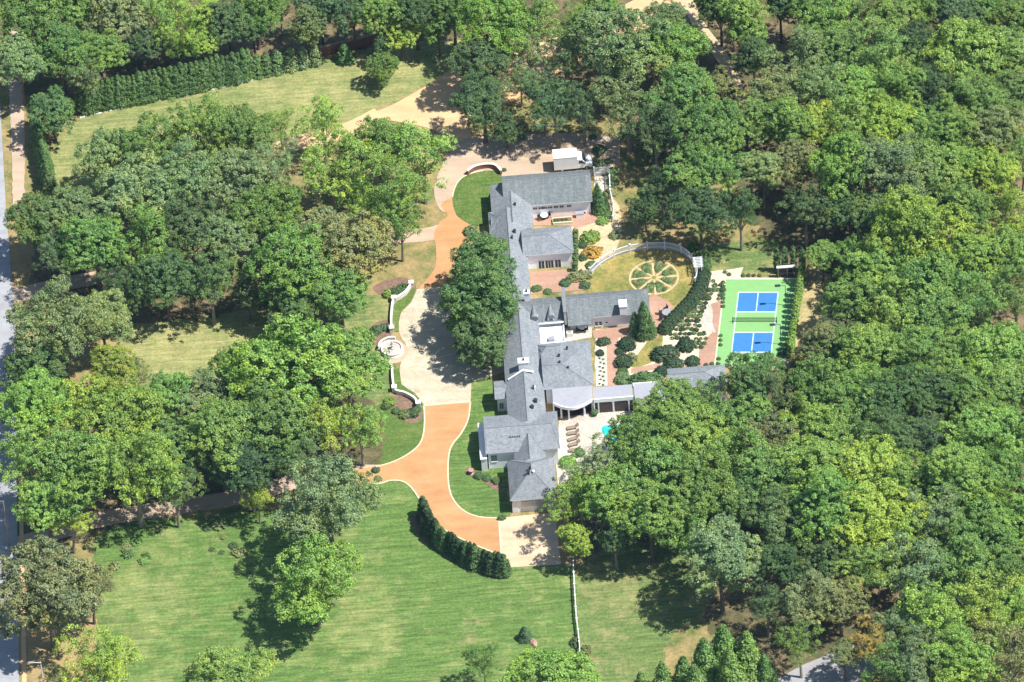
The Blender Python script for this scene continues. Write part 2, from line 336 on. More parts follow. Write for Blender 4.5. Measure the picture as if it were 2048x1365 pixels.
# garden ground
sheet('garden_beds', W(spline([(1145, 430), (1230, 400), (1240, 480), (1200, 545), (1150, 560), (1145, 500)], 4, True)), 0.03, M['tan'], wob=0.15)
sheet('rose_bed', W([(1420, 545), (1485, 535), (1480, 556), (1455, 558), (1430, 733), (1320, 735), (1262, 770), (1192, 772), (1190, 660), (1260, 655), (1330, 640), (1375, 590)]), 0.03, M['kerb'], wob=0.15)
gl = spline([(1180, 560), (1205, 527), (1260, 505), (1340, 502), (1382, 525), (1393, 560), (1370, 610), (1325, 650), (1305, 600), (1240, 590), (1180, 590)], 5, True)
sheet('oval_garden_lawn', W(gl), 0.045, M['parterre'])
sheet('brick_path', W([(1213, 676), (1237, 674), (1242, 772), (1215, 773)]), 0.055, M['brick'])
sheet('brick_terrace', W([(1184, 662), (1262, 652), (1250, 676), (1188, 678)]), 0.06, M['brick'])
sheet('brick_courtyard', W([(1060, 545), (1130, 540), (1175, 545), (1172, 580), (1062, 590)]), 0.055, M['brick'])
sheet('brick_terrace_north', W([(1065, 428), (1190, 425), (1192, 445), (1150, 458), (1145, 452), (1065, 452)]), 0.055, M['brick'])
sheet('round_terrace', W(spline([(1300, 590), (1330, 600), (1348, 618), (1335, 645), (1322, 665), (1308, 680), (1302, 640)], 4, True)), 0.06, M['brick'])
sheet('cross_path', W([(1262, 738), (1322, 726), (1322, 738), (1262, 748)]), 0.055, M['brick'])
sheet('court_walk', W([(1418, 610), (1445, 600), (1436, 680), (1430, 733), (1395, 733), (1400, 690), (1425, 665)]), 0.055, M['brick'])
sheet('stone_walk', W(spline([(1412, 605), (1425, 618), (1425, 650), (1432, 665), (1415, 660), (1402, 640)], 4, True)), 0.058, M['patio'])
sheet('pool_terrace', W([(1118, 842), (1180, 825), (1260, 820), (1330, 830), (1330, 900), (1240, 1000), (1120, 1010), (1112, 930)]), 0.06, M['patio'])
pw = W(spline([(1203, 862), (1212, 852), (1250, 852), (1290, 862), (1300, 890), (1260, 905), (1220, 885)], 5, True))
sheet('pool_coping', [((x-pw[0][0])*1.06+pw[0][0]-0.35, (y-pw[0][1])*1.06+pw[0][1]) for x, y in pw], 0.10, M['stone'], thick=0.06)
sheet('pool_water', pw, 0.112, M['water'])
for i, pts in enumerate(([(735, 668), (750, 648), (785, 640), (782, 672), (752, 690)], [(778, 800), (800, 790), (835, 808), (845, 835), (825, 848), (795, 835)],
                         [(935, 935), (960, 945), (1000, 965), (1000, 985), (960, 962), (932, 948)], [(745, 575), (800, 555), (832, 572), (820, 600), (780, 600)],
                         [(823, 1044), (850, 1085), (900, 1120), (960, 1150), (1015, 1155), (1015, 1135), (940, 1110), (870, 1060), (845, 1020)])):
    sheet('planting_bed', W(spline(pts, 4, True)), 0.05, M['mulch'], wob=0.1)
sheet('dry_patch', W(spline([(925, 1240), (942, 1228), (960, 1240), (950, 1262), (955, 1280), (935, 1290), (915, 1282), (930, 1262)], 4, True)), 0.02, M['meadow'], wob=0.3)

# ------------------------------------------------------------ the mansion
house = empty('mansion', G(1060, 740, 0), 0, 'sprawling white mansion with many joined grey slate hip and gable roofs beside the cream forecourt', 'mansion')
def sub(o, parent):                                           # parent keeping world placement
    o.parent = parent
    wp = Vector((0, 0, 0)); q = parent
    while q is not None: wp += q.location; q = q.parent
    o.location = o.location - wp
    return o
def rect(p1, p2, z):
    a = G(p1[0], p1[1], z); b = G(p2[0], p2[1], z)
    return min(a.x, b.x), max(a.x, b.x), min(a.y, b.y), max(a.y, b.y)
def roof(rc, ze, zr, axis='X', h0=0.0, h1=0.0, rp=None, mat='roof', parent=None, inset=0.35, walls=True, wmat='wall'):
    x0, x1, y0, y1 = rc; t = 0.18; b = MB()
    if axis == 'X':
        r = (y0+y1)/2 if rp is None else rp
        A, B = (x0+h0, r, zr), (x1-h1, r, zr)
        top = [(x0, y0, ze), (x1, y0, ze), (x1, y1, ze), (x0, y1, ze), A, B]
        b.add(top, [(0, 1, 5, 4), (2, 3, 4, 5)], 0)
        b.add(top, [(1, 2, 5)], 0 if h1 else 1); b.add(top, [(3, 0, 4)], 0 if h0 else 1)
    else:
        r = (x0+x1)/2 if rp is None else rp
        A, B = (r, y0+h0, zr), (r, y1-h1, zr)
        top = [(x0, y0, ze), (x1, y0, ze), (x1, y1, ze), (x0, y1, ze), A, B]
        b.add(top, [(1, 2, 5, 4), (3, 0, 4, 5)], 0)
        b.add(top, [(0, 1, 4)], 0 if h0 else 1); b.add(top, [(2, 3, 5)], 0 if h1 else 1)
    q = [(x0, y0), (x1, y0), (x1, y1), (x0, y1)]
    vs = [(x, y, ze-t) for x, y in q] + [(x, y, ze) for x, y in q]
    b.add(vs, [(0, 3, 2, 1), (0, 1, 5, 4), (1, 2, 6, 5), (2, 3, 7, 6), (3, 0, 4, 7)], 1)
    b.cyl(Vector(A)+Vector((0, 0, 0.02)), Vector(B)+Vector((0, 0, 0.02)), 0.07, 0.07, 6, 2)
    for e, cs in ((A, (0, 3) if axis == 'X' else (0, 1)), (B, (1, 2) if axis == 'X' else (2, 3))):
        if (e is A and h0) or (e is B and h1):
            for k in cs: b.cyl(e, top[k], 0.05, 0.05, 5, 2)
    ro = b.build('roof', [M[mat], M['white'], M['ridge']]); sub(ro, parent)
    if walls:
        b = MB(); i = inset; b.box(x0+i, x1-i, y0+i, y1-i, 0, ze-t+0.002)
        if not (h0 and h1):
            if axis == 'X': b.add([(x0+i, y0+i, ze-t), (x0+i, y1-i, ze-t), (x0+i, r, zr-0.3), (x1-i, y0+i, ze-t), (x1-i, y1-i, ze-t), (x1-i-h1, r, zr-0.3)], [(0, 1, 2), (3, 4, 5)])
        sub(b.build('wall', M[wmat]), parent)
    return ro
def pane_window(px, py, Y, w, h, parent, cols=2, rows=2, frame=0.09, shutter=False, mat='glass'):
    c = GY(px, py, Y); fr = MB(); x0, x1, z0, z1 = c.x-w/2, c.x+w/2, c.z-h/2, c.z+h/2; f = frame
    fr.box(x0-f, x0, Y-0.06, Y, z0-f, z1+f); fr.box(x1, x1+f, Y-0.06, Y, z0-f, z1+f)
    fr.box(x0, x1, Y-0.06, Y, z1, z1+f); fr.box(x0-0.05, x1+0.05, Y-0.10, Y-0.001, z0-f, z0-0.002)
    for i in range(1, cols): x = x0+(x1-x0)*i/cols; fr.box(x-0.03, x+0.03, Y-0.045, Y, z0, z1)
    for i in range(1, rows): z = z0+(z1-z0)*i/rows; fr.box(x0, x1, Y-0.038, Y, z-0.025, z+0.025)
    o = sub(fr.build('window', M['white']), parent)
    g = MB(); g.box(x0, x1, Y-0.025, Y+0.05, z0, z1); go = g.build('pane', M[mat], o)
    if shutter:
        s_m = MB(); s_m.box(x0-f-0.42, x0-f-0.02, Y-0.05, Y, z0, z1); s_m.box(x1+f+0.02, x1+f+0.42, Y-0.05, Y, z0, z1)
        s_m.build('shutter', M['steel'], o)
    return o
IN = 0.35
r1 = rect((1185, 402), (1003, 353), 2.9); roof(r1, 2.9, 5.3, 'X', mat='roof_dark', parent=house)
r2 = rect((979, 372), (1068, 455), 2.86); roof(r2, 2.86, 4.35, 'Y', 0, 0.8, parent=house)
r2b = rect((980, 431), (1062, 600), 2.92); roof(r2b, 2.92, 4.5, 'Y', parent=house)
r3 = rect((976, 425), (1010, 466), 2.82); roof(r3, 2.82, 3.75, 'X', 1.6, 0, parent=house)
r5 = rect((1046, 512), (1143, 452), 3.3); roof(r5, 3.3, 4.6, 'X', 0, 3.7, parent=house)
r4a = rect((1024, 601), (1127, 643), 3.5); roof(r4a, 3.5, 4.95, 'X', mat='roof_dark', parent=house)
r4 = rect((1131, 590), (1300, 626), 2.6); roof(r4, 2.6, 4.45, 'X', 0, 1.4, mat='roof_dark', parent=house)
r6 = rect((1000, 625), (1094, 850), 3.6); r6 = (r6[0], 4.3, r6[2]-0.4, r6[3]); roof(r6, 3.6, 5.15, 'Y', parent=house)
r7 = rect((966, 834), (1120, 896), 3.64); roof(r7, 3.64, 5.05, 'X', 0, 1.0, parent=house)
r8 = rect((987, 763), (1030, 795), 3.1); roof(r8, 3.1, 3.75, 'X', 0.0, 0, parent=house)
r10 = rect((1080, 688), (1188, 771), 3.55); roof(r10, 3.55, 5.0, 'X', 0, 4.6, rp=r10[2]+3.6, parent=house)
r9 = rect((1014, 921), (1114, 994), 3.0); roof(r9, 3.0, 5.6, 'Y', 3.7, 3.7, parent=house)
rl = rect((1026, 884), (1092, 930), 3.15); roof(rl, 3.15, 4.7, 'Y', parent=house)
# small hipped link over the entry to the big room, and the deep eave of the middle wing
r11 = rect((1076, 690), (1122, 712), 4.0); roof(r11, 3.9, 4.85, 'X', 1.2, 0, parent=house)
b = MB(); ym = r4[2]; xa, xb = r4[0], G(1184, 650, 2).x
b.add([(xa, ym, 2.604), (xb, ym, 2.604), (xb, ym-1.0, 2.05), (xa, ym-1.0, 2.05), (xa, ym, 2.4), (xb, ym, 2.4), (xb, ym-1.0, 1.9), (xa, ym-1.0, 1.9)],
      [(0, 1, 2, 3), (4, 7, 6, 5), (3, 2, 6, 7), (1, 5, 6, 2), (0, 3, 7, 4)]); sub(b.build('porch_roof', M['roof_dark']), house)
# parapet between the two halves of the middle wing
b = MB(); xp = (r4a[1]+r4[0])/2; b.box(xp-0.2, xp+0.2, r4a[2]+0.05, r4a[3]-0.02, 2.7, 5.35); sub(b.build('parapet', M['steel']), house)
b = MB(); b.box(xp-0.27, xp+0.27, r4a[2]-0.02, r4a[3]+0.04, 5.35, 5.43); sub(b.build('parapet_cap', M['ridge']), house)
# white flat roof with its parapet
rf = rect((1079, 656), (1131, 687), 3.0); b = MB(); b.box(rf[0], rf[1], rf[2], rf[3], 0, 3.0); b.box(rf[0], rf[1], rf[2], rf[2]+0.2, 3.0, 3.25); b.box(rf[1]-0.2, rf[1], rf[2]+0.2, rf[3], 3.0, 3.25)
sub(b.build('flat_roof', M['white']), house)
b = MB(); b.box(rf[0]+1.2, rf[0]+2.2, rf[2]+0.5, rf[2]+1.3, 3.0, 3.5); sub(b.build('roof_hatch', M['steel']), house)
# white gutter lines in front of the dormers
for px in (1069, 1102):                                        # two small dormers with steep curved roofs
    y0 = r4a[2]; x = G(px, 640, 3.6).x
    b = MB(); b.box(x-0.5, x+0.5, y0+0.25, y0+1.9, 3.45, 4.15, 1)
    n = 7; pr = [(math.cos(math.pi*i/(n-1)), math.sin(math.pi*i/(n-1))**0.8) for i in range(n)]
    fr = [(x+0.62*a, y0+0.15, 4.1+0.75*c) for a, c in pr]; bk = [(x+0.10*a, y0+2.6, 4.78+0.10*c) for a, c in pr]
    b.add(fr+bk, [tuple(range(n))] + [(i, i+1, n+i+1, n+i) for i in range(n-1)], 0)
    d = sub(b.build('dormer', [M['roof'], M['white']]), house)
    g = MB(); g.box(x-0.28, x+0.28, y0+0.22, y0+0.255, 3.55, 4.1); g.build('dormer_window', M['glass'], d)
b = MB(); b.box(r4a[0]+3.6, r4a[1], r4a[2]-0.22, r4a[2]-0.02, 3.36, 3.52); sub(b.build('gutter', M['white']), house)
def chimney(px, py, z, w, d, top, base=True):
    c = G(px, py, z); b = MB(); b.box(c.x-w/2, c.x+w/2, c.y-d/2, c.y+d/2, 2.5, top); b.box(c.x-w/2-0.08, c.x+w/2+0.08, c.y-d/2-0.08, c.y+d/2+0.08, top, top+0.14)
    o = sub(b.build('chimney', M['white']), house)
    b = MB(); b.lathe((c.x, c.y, top+0.14), [(0.16, 0), (0.16, 0.35), (0.12, 0.35)], 10); b.build('chimney_pot', M['dark'], o)
chimney(1053, 586, 5.4, 0.75, 0.75, 5.5)
chimney(1047, 726, 6.0, 1.55, 1.0, 6.4)
c = G(1046, 742, 4.9); b = MB()
b.add([(c.x-2.4, c.y-0.9, 4.0), (c.x, c.y-0.5, 5.35), (c.x+1.6, c.y-0.5, 4.9), (c.x+1.6, c.y-0.2, 4.9), (c.x, c.y-0.2, 5.5), (c.x-2.4, c.y-0.6, 4.05)], [(0, 1, 4, 5), (1, 2, 3, 4), (0, 5, 4, 3, 2, 1)])
sub(b.build('chimney_flashing', M['white']), house)
# big white roof ventilator on the middle wing
c = G(1246, 614, 4.0); b = MB(); b.box(c.x-0.55, c.x+0.55, c.y-0.75, c.y+0.75, 3.0, 4.65); b.box(c.x-0.62, c.x+0.62, c.y-0.82, c.y+0.82, 4.65, 4.78)
sub(b.build('roof_ventilator', M['white']), house)
def vent(px, py, z, s=0.18, mat='dark', h=0.45):
    c = G(px, py, z); b = MB(); b.lathe((c.x, c.y, z-0.4), [(s, 0), (s, h+0.2), (s*1.35, h+0.22), (s*1.2, h+0.4)], 10); sub(b.build('roof_vent', M[mat]), house)
for a in ((1029, 464, 4.1, 0.2), (1071, 803, 4.5, 0.26), (1064, 816, 4.7, 0.26), (1067, 776, 4.7, 0.14), (1069, 777, 4.6, 0.14, 'white'), (1057, 946, 5.4, 0.18), (1067, 946, 5.2, 0.15, 'white'), (1060, 938, 5.5, 0.16),
          (1118, 713, 4.5, 0.16), (1119, 727, 4.7, 0.16), (1136, 738, 4.5, 0.17), (1134, 698, 4.2, 0.14), (1030, 410, 4.2, 0.15), (1024, 476, 4.4, 0.13)): vent(*a)
b = MB(); c = G(1020, 874, 4.6)
for i in range(5): b.box(c.x+i*0.36-0.07, c.x+i*0.36+0.07, c.y-0.06, c.y+0.06, 4.2, 4.72)
sub(b.build('snow_guard', M['dark']), house)
# windows and doors on the walls that face the photograph
Y1 = r1[2]+IN
for i, px in enumerate((1070, 1081, 1090, 1100, 1112, 1123, 1138)): pane_window(px, 417 - (px-1070)*0.075, Y1, 0.62, 0.42, house, 2, 1)
pane_window(1164, 428, Y1, 1.1, 0.9, house, 2, 1)
Y5 = r5[2]+IN
for px, w_ in ((1083, 0.9), (1099, 1.25), (1116, 0.9)): pane_window(px, 529-(px-1099)*0.077, Y5, w_, 1.7, house, 2 if w_ < 1 else 3, 1)
Y4 = r4[2]+IN
for px in (1193, 1201): pane_window(px, 648-(px-1193)*0.077, Y4, 0.42, 0.85, house, 1, 2, 0.05)
pane_window(1213, 645, Y4, 0.3, 0.3, house, 1, 1, 0.05)
Y7 = r7[2]+IN
pane_window(988, 917, Y7, 0.85, 1.3, house, 3, 3, 0.09, False)
Y9 = r9[2]+IN
pane_window(1030, 1009, Y9, 0.3, 0.4, house, 1, 1, 0.05, False)
for px in (1056, 1083):
    cx = G(px, 1020, 0).x; b = MB(); b.box(cx-0.95, cx+0.95, Y9-0.05, Y9, 0.05, 2.25)
    for k in range(4): b.box(cx-0.93, cx+0.93, Y9-0.07, Y9-0.05, 0.12+0.54*k, 0.58+0.54*k)
    o = sub(b.build('garage_door', M['steel']), house)
cx = G(1031, 1024, 0).x; b = MB(); b.box(cx-0.42, cx+0.42, Y9-0.05, Y9, 0.02, 2.05); sub(b.build('side_door', M['white']), house)
pane_window(1003, 812, r8[2]+IN, 0.6, 1.2, house, 2, 3, 0.06)
# low bay along the west wall of the crossing wing
rb = rect((957, 848), (975, 912), 2.6); b = MB(); b.box(rb[0], rb[1]-0.1, rb[2]-0.6, rb[3], 0, 2.5); sub(b.build('bay_wall', M['wall']), house)
b = MB(); b.box(rb[0]-0.12, rb[1]-0.1, rb[2]-0.72, rb[3]+0.1, 2.5, 2.66); sub(b.build('bay_roof', M['white']), house)
# curved pool porch
zc = 2.95
fc = spline([(1106, 806), (1122, 813), (1138, 816), (1152, 815), (1170, 808), (1185, 799)], 5)
pf = W(fc, zc); back = W([(1184, 774), (1104, 778)], zc)
b = MB(); n_ = len(pf)+2; pts = pf+back
zz = [zc]*len(pf)+[zc+0.5]*2
b.add([(p[0], p[1], z) for p, z in zip(pts, zz)] + [(p[0], p[1], z-0.12) for p, z in zip(pts, zz)], [tuple(range(n_)), tuple(range(2*n_-1, n_-1, -1))] + [(i, (i+1) % n_, n_+(i+1) % n_, n_+i) for i in range(n_)])
sub(b.build('porch_roof', M['flatroof']), house)
b = MB(); b.strip(pf, -0.06, 0.10, zc-0.45, zc+0.06); sub(b.build('fascia', M['white']), house)
for px, py in ((1107, 806), (1122, 813.3), (1137, 816), (1168, 809), (1184, 800)):
    q = G(px, py, zc-0.4); b = MB(); b.cyl((q.x, q.y+0.1, 0.05), (q.x, q.y+0.1, zc-0.45), 0.15, 0.13, 12); b.box(q.x-0.2, q.x+0.2, q.y-0.1, q.y+0.3, 0.05, 0.2); sub(b.build('column', M['white']), house)
q0 = G(1106, 800, zc); q1 = G(1184, 790, zc); b = MB(); b.box(q0.x, q1.x, q0.y+1.0, q0.y+1.1, 0.05, 2.8); sub(b.build('porch_interior_shade', M['brown']), house)  # dark panel stands in for the shaded interior behind the columns
b = MB(); q = G(1145, 838, 0); b.box(q0.x, q1.x, q0.y-0.75, q0.y+1.0, 0.06, 0.075); sub(b.build('porch_floor_shade', M['brown']), house)  # floor coloured dark to paint in the shade under the porch roof
# ------------------------------------------------------------ covered walkway and pool house
walk = empty('covered_walkway', G(1230, 820, 0), 0, 'flat grey roofed white arcade with dark arched screens between mansion and pool house', 'walkway')
rw = rect((1185, 775), (1266, 792), 3.0); b = MB(); b.box(rw[0], rw[1], rw[2], rw[3], 2.78, 2.98); sub(b.build('roof', M['flatroof']), walk)
b = MB(); b.box(rw[0], rw[1]+0.05, rw[2]-0.22, rw[2]-0.02, 2.35, 3.05); sub(b.build('fascia', M['white']), walk)
span = (rw[1]-rw[0])
for i, (fx0, fx1) in enumerate(((0.02, 0.10), (0.13, 0.46), (0.52, 0.86), (0.91, 0.99))):
    x0, x1 = rw[0]+span*fx0, rw[0]+span*fx1; b = MB(); yf = rw[2]-0.12
    pr = [(x0, 0.07), (x1, 0.07), (x1, 1.95)] + [((x0+x1)/2+(x1-x0)/2*math.cos(t), 1.95+0.32*math.sin(t)) for t in [math.pi*k/8 for k in range(1, 8)]] + [(x0, 1.95)]
    n_ = len(pr); b.add([(x, yf, z) for x, z in pr]+[(x, yf+0.06, z) for x, z in pr], [tuple(range(n_)), tuple(range(2*n_-1, n_-1, -1))]+[(k, (k+1) % n_, n_+(k+1) % n_, n_+k) for k in range(n_)])
    sub(b.build('arched_screen', M['brown']), walk)
b = MB(); b.box(rw[0], rw[1], rw[2]-0.04, rw[2]+0.1, 0, 2.36); sub(b.build('wall', M['white']), walk)
for f in (0.005, 0.115, 0.49, 0.885, 1.0):
    x = rw[0]+span*f; b = MB(); b.box(x-0.09, x+0.09, rw[2]-0.2, rw[2]-0.05, 0, 2.36); sub(b.build('post', M['white']), walk)
rw2 = rect((1267, 768), (1331, 801), 3.2); b = MB(); b.box(rw2[0], rw2[1], rw2[2], rw2[3], 2.95, 3.12); sub(b.build('roof', M['flatroof']), walk)
b = MB(); x0, x1, y0, y1 = rw2; b.box(x0-0.12, x1, y0-0.14, y0, 2.8, 3.24); b.box(x0-0.12, x1, y1, y1+0.14, 2.8, 3.24); b.box(x0-0.12, x0, y1-0.5, y1, 2.8, 3.24); sub(b.build('fascia', M['white']), walk)
b = MB(); b.box(x0+0.2, x1-0.1, y0+0.2, y1-0.2, 0, 2.95); sub(b.build('wall', M['wall']), walk)
ph = empty('pool_house', G(1390, 790, 0), 0, 'small white pool house with grey hip roof below the green court, half hidden by trees', 'pool house')
rp_ = rect((1334, 738), (1454, 769), 4.0); roof(rp_, 4.0, 4.9, 'X', 0.0, 3.3, parent=ph)
pane_window(1345, 795, rp_[2]+IN, 0.8, 1.2, ph, 2, 2)
pane_window(1375, 792, rp_[2]+IN, 0.8, 1.2, ph, 2, 2)
# ------------------------------------------------------------ sports court
court = empty('sports_court', G(1510, 640, 0), 0, 'green and blue pickleball court with pale lines right of the garden', 'sports court')
cz = 0.09
b = MB(); b.prism(W([(1449, 556), (1596, 556), (1570, 735), (1428, 735)], 0.06), 0.0, 0.06); sub(b.build('border', M['lid']), court)
b = MB(); b.prism(W([(1452, 559), (1592, 559), (1567, 731), (1431, 731)], cz), 0.0, cz); sub(b.build('surface', M['green']), court)
TL, TR_, BL, BR = (G(1477, 585, cz), G(1556.3, 585, cz), G(1463.3, 705, cz), G(1542.5, 705, cz))
def cp(u, v): a = TL.lerp(TR_, u); c = BL.lerp(BR, u); q = a.lerp(c, v); return (q.x, q.y)
def quad(name, u0, u1, v0, v1, z, mat, cat=None):
    b = MB(); b.prism([cp(u0, v0), cp(u1, v0), cp(u1, v1), cp(u0, v1)], cz-0.02, z); return sub(b.build(name, M[mat]), court)
for u0, u1 in ((0.01, 0.495), (0.505, 0.99)):
    for v0, v1 in ((0.01, 0.335), (0.665, 0.99)): quad('service_box', u0, u1, v0, v1, cz+0.005, 'blue')
b = MB(); lw = 0.013; lh = 0.008; zt = cz+0.011
def ln_(u0, u1, v0, v1, k=0): b.prism([cp(u0, v0), cp(u1, v0), cp(u1, v1), cp(u0, v1)], cz-0.02, zt+k*0.002)
ln_(-lw, lw, 0, 1); ln_(1-lw, 1+lw, 0, 1)
for v in (0.0, 1/3-0.004, 2/3+0.004, 1.0): ln_(-lw, 1+lw, v-lh, v+lh, 1)
ln_(0.5-lw, 0.5+lw, 0, 1/3, 2); ln_(0.5-lw, 0.5+lw, 2/3, 1, 2)
sub(b.build('court_lines', M['line']), court)
net = empty('court_net', (*cp(0.5, 0.5), cz), 0, 'low dark net on posts across the middle of the court', 'net')
for u in (-0.06, 1.05):
    x, y = cp(u, 0.495); b = MB(); b.cyl((x, y, cz), (x, y, 1.05), 0.05, 0.05, 8); b.box(x-0.05, x+0.05, y-0.4, y+0.4, cz, cz+0.06); sub(b.build('post', M['dark']), net)
a, c = cp(-0.06, 0.495), cp(1.05, 0.495); b = MB()
for i in range(46):
    t = i/45; x = a[0]+(c[0]-a[0])*t; y = a[1]+(c[1]-a[1])*t; b.box(x-0.012, x+0.012, y-0.008, y+0.008, cz+0.04, 0.93)
for k in range(8): b.strip([a, c], -0.01, 0.01, 0.14+k*0.10, 0.165+k*0.10)
b.strip([a, c], -0.02, 0.02, 0.91, 0.98); sub(b.build('mesh_panel', M['dark']), net)
for i, (px, py, lab) in enumerate(((1572, 612, 'upper of two slim dark lamp posts at the right side of the court'), (1562, 690, 'lower of two slim dark lamp posts at the right side of the court'))):
    q = G(px, py, 0); l = empty('court_lamp', q, 0, lab, 'lamp post', 'lamp posts beside the court')
    b = MB(); b.cyl((0, 0, 0), (0, 0, 4.3), 0.06, 0.045, 8); b.cyl((0, 0, 4.25), (-0.9, 0, 4.35), 0.04, 0.04, 6); b.build('pole', M['dark'], l)
    b = MB(); b.box(-1.6, -0.75, -0.2, 0.2, 4.3, 4.45); b.build('lamp_head', M['dark'], l)
# shelter behind the court
sh = empty('court_shelter', G(1574, 557, 0), 0, 'small pergola shelter with pale top rail between columnar cypresses behind the court', 'shelter')
q0, q1 = G(1556, 557, 0), G(1594, 554, 0)
b = MB()
for x in (q0.x+0.08, (q0.x+q1.x)/2, q1.x-0.08):
    for y in (q0.y, q0.y+0.9): b.box(x-0.07, x+0.07, y-0.07, y+0.07, 0, 2.1)
sub(b.build('post', M['wood']), sh)
b = MB(); b.box(q0.x-0.15, q1.x+0.15, q0.y-0.1, q0.y+0.42, 2.1, 2.22); sub(b.build('roof', M['stone']), sh)
b = MB(); b.box(q0.x+0.1, q1.x-0.1, q0.y+0.82, q0.y+0.88, 0.1, 2.0); sub(b.build('back_panel', M['brown']), sh)
b = MB(); b.box(q0.x+0.3, q1.x-0.3, q0.y+0.25, q0.y+0.7, 0.4, 0.46); b.box(q0.x+0.4, q0.x+0.5, q0.y+0.3, q0.y+0.65, 0, 0.4); b.box(q1.x-0.5, q1.x-0.4, q0.y+0.3, q0.y+0.65, 0, 0.4); sub(b.build('bench_seat', M['wood']), sh)

# ------------------------------------------------------------ walls and fences
def wall(name, pts, h, w_, mat, label, cat='wall', group=None, cap=None, piers=None, z0=0):
    e = empty(name, G(pts[0][0], pts[0][1], 0), 0, label, cat, group); wp = W(pts)
    b = MB(); b.strip(wp, -w_/2, w_/2, z0, h); sub(b.build('wall_body', M[mat]), e)
    if cap: b = MB(); b.strip(wp, -w_/2-0.05, w_/2+0.05, h, h+0.1); sub(b.build('coping', M[cap]), e)
    for i in (piers or []):
        x, y = wp[i]; b = MB(); b.box(x-0.32, x+0.32, y-0.32, y+0.32, 0, h+0.25); b.box(x-0.4, x+0.4, y-0.4, y+0.4, h+0.25, h+0.35); sub(b.build('pier', M['stone']), e)
    return e
G1 = 'low pale garden walls around the forecourt'
wa = spline([(823, 574), (812, 590), (797, 600), (787, 607), (783, 640), (784, 664)], 5)
wall('garden_wall', wa, 0.75, 0.2, 'stone', 'low pale curved wall above the round fountain terrace', group=G1, cap='white', piers=(0, 14, -1))
wb = spline([(777, 732), (784, 740), (786, 765), (791, 786), (810, 792), (828, 802), (837, 814)], 5)
wall('garden_wall', wb, 0.75, 0.2, 'stone', 'low pale curved wall below the round fountain terrace', group=G1, cap='white', piers=(0, 14, -1))
# clipped grass strips between these walls and the pavers
sheet('grass_strip', W([(x+3, y+1) for x, y in wa] + [(798, 664), (797, 648), (802, 626), (821, 604), (831, 584)]), 0.085, M['lush'])
sheet('grass_strip', W([(x+3, y-1) for x, y in wb[4:]] + [(846, 810), (829, 789), (803, 769), (799, 740), (790, 736)]), 0.085, M['lush'])
wall('courtyard_wall', spline([(935, 351), (948, 342), (968, 337), (990, 338), (1003, 350)], 5), 0.9, 0.3, 'redbrick', 'curved brick wall with pale coping around the top of the oval lawn', cap='stone')
wall('brick_wall', [(640, 113), (672, 106), (700, 100), (745, 88), (760, 84)], 1.9, 0.35, 'redbrick', 'red brown brick boundary wall behind the upper lawn', cap='wood')
# white curved fence round the oval garden
def fence(name, pts, h, gap, mat, label, group=None, rails=(0.35, 0.95), picket=0.16, cap=True, postw=0.09):
    e = empty(name, G(pts[0][0], pts[0][1], 0), 0, label, 'fence', group); wp = W(pts)
    ds = [0]
    for i in range(1, len(wp)): ds.append(ds[-1]+math.dist(wp[i], wp[i-1]))
    def at(d):
        for i in range(1, len(wp)):
            if d <= ds[i] + 1e-6:
                t = (d-ds[i-1])/(ds[i]-ds[i-1]); return tuple(wp[i-1][k]+(wp[i][k]-wp[i-1][k])*t for k in (0, 1))
        return wp[-1]
    n = max(2, int(ds[-1]/gap)); k = 0
    b = MB()
    for r_ in rails: b.strip(wp, -0.045, 0.045, h*r_-0.05, h*r_+0.05)
    sub(b.build('rail', M[mat]), e)
    if picket:
        b = MB(); m_ = int(ds[-1]/picket)
        for i in range(m_): x, y = at(ds[-1]*i/m_); b.box(x-0.03, x+0.03, y-0.03, y+0.03, 0.06, h*0.96)
        sub(b.build('picket_panel', M[mat]), e)
    for i in range(n+1):
        x, y = at(ds[-1]*i/n); b = MB(); b.box(x-postw, x+postw, y-postw, y+postw, 0, h+0.15)
        if cap: b.box(x-postw-0.04, x+postw+0.04, y-postw-0.04, y+postw+0.04, h+0.15, h+0.22)
        sub(b.build('post', M[mat]), e)
    return e
fp = spline([(1180, 552), (1196, 536), (1216, 522), (1240, 511), (1266, 504), (1300, 500), (1335, 500), (1362, 507), (1380, 520), (1391, 538), (1395, 556), (1391, 572)], 5)
fence('picket_fence', fp, 1.55, 2.6, 'white', 'white curved picket fence around the oval parterre garden', picket=0.15)
ar = empty('garden_arbor', G(1397, 546, 0), 0, 'white square arbor at the right end of the curved picket fence', 'arbor'); q = G(1397, 546, 0)
for dx in (-0.5, 0.5):
    for dy in (-0.9, 0.9): b = MB(); b.box(dx-0.07, dx+0.07, dy-0.07, dy+0.07, 0, 2.2); b.build('post', M['white'], ar)
b = MB()
for k in range(7): b.box(-0.75, 0.75, -1.05+k*0.34, -0.95+k*0.34, 2.22, 2.34)
b.box(-0.55, -0.45, -1.2, 1.2, 2.1, 2.22); b.box(0.45, 0.55, -1.2, 1.2, 2.1, 2.22); b.build('top_slats', M['white'], ar)
fence('rail_fence', [(1147, 1134), (1150, 1190), (1153, 1240), (1158, 1280), (1161, 1318)], 1.1, 2.2, 'white', 'long straight white rail fence running down the lawn below the garage', rails=(0.45, 0.75, 0.98), picket=0)
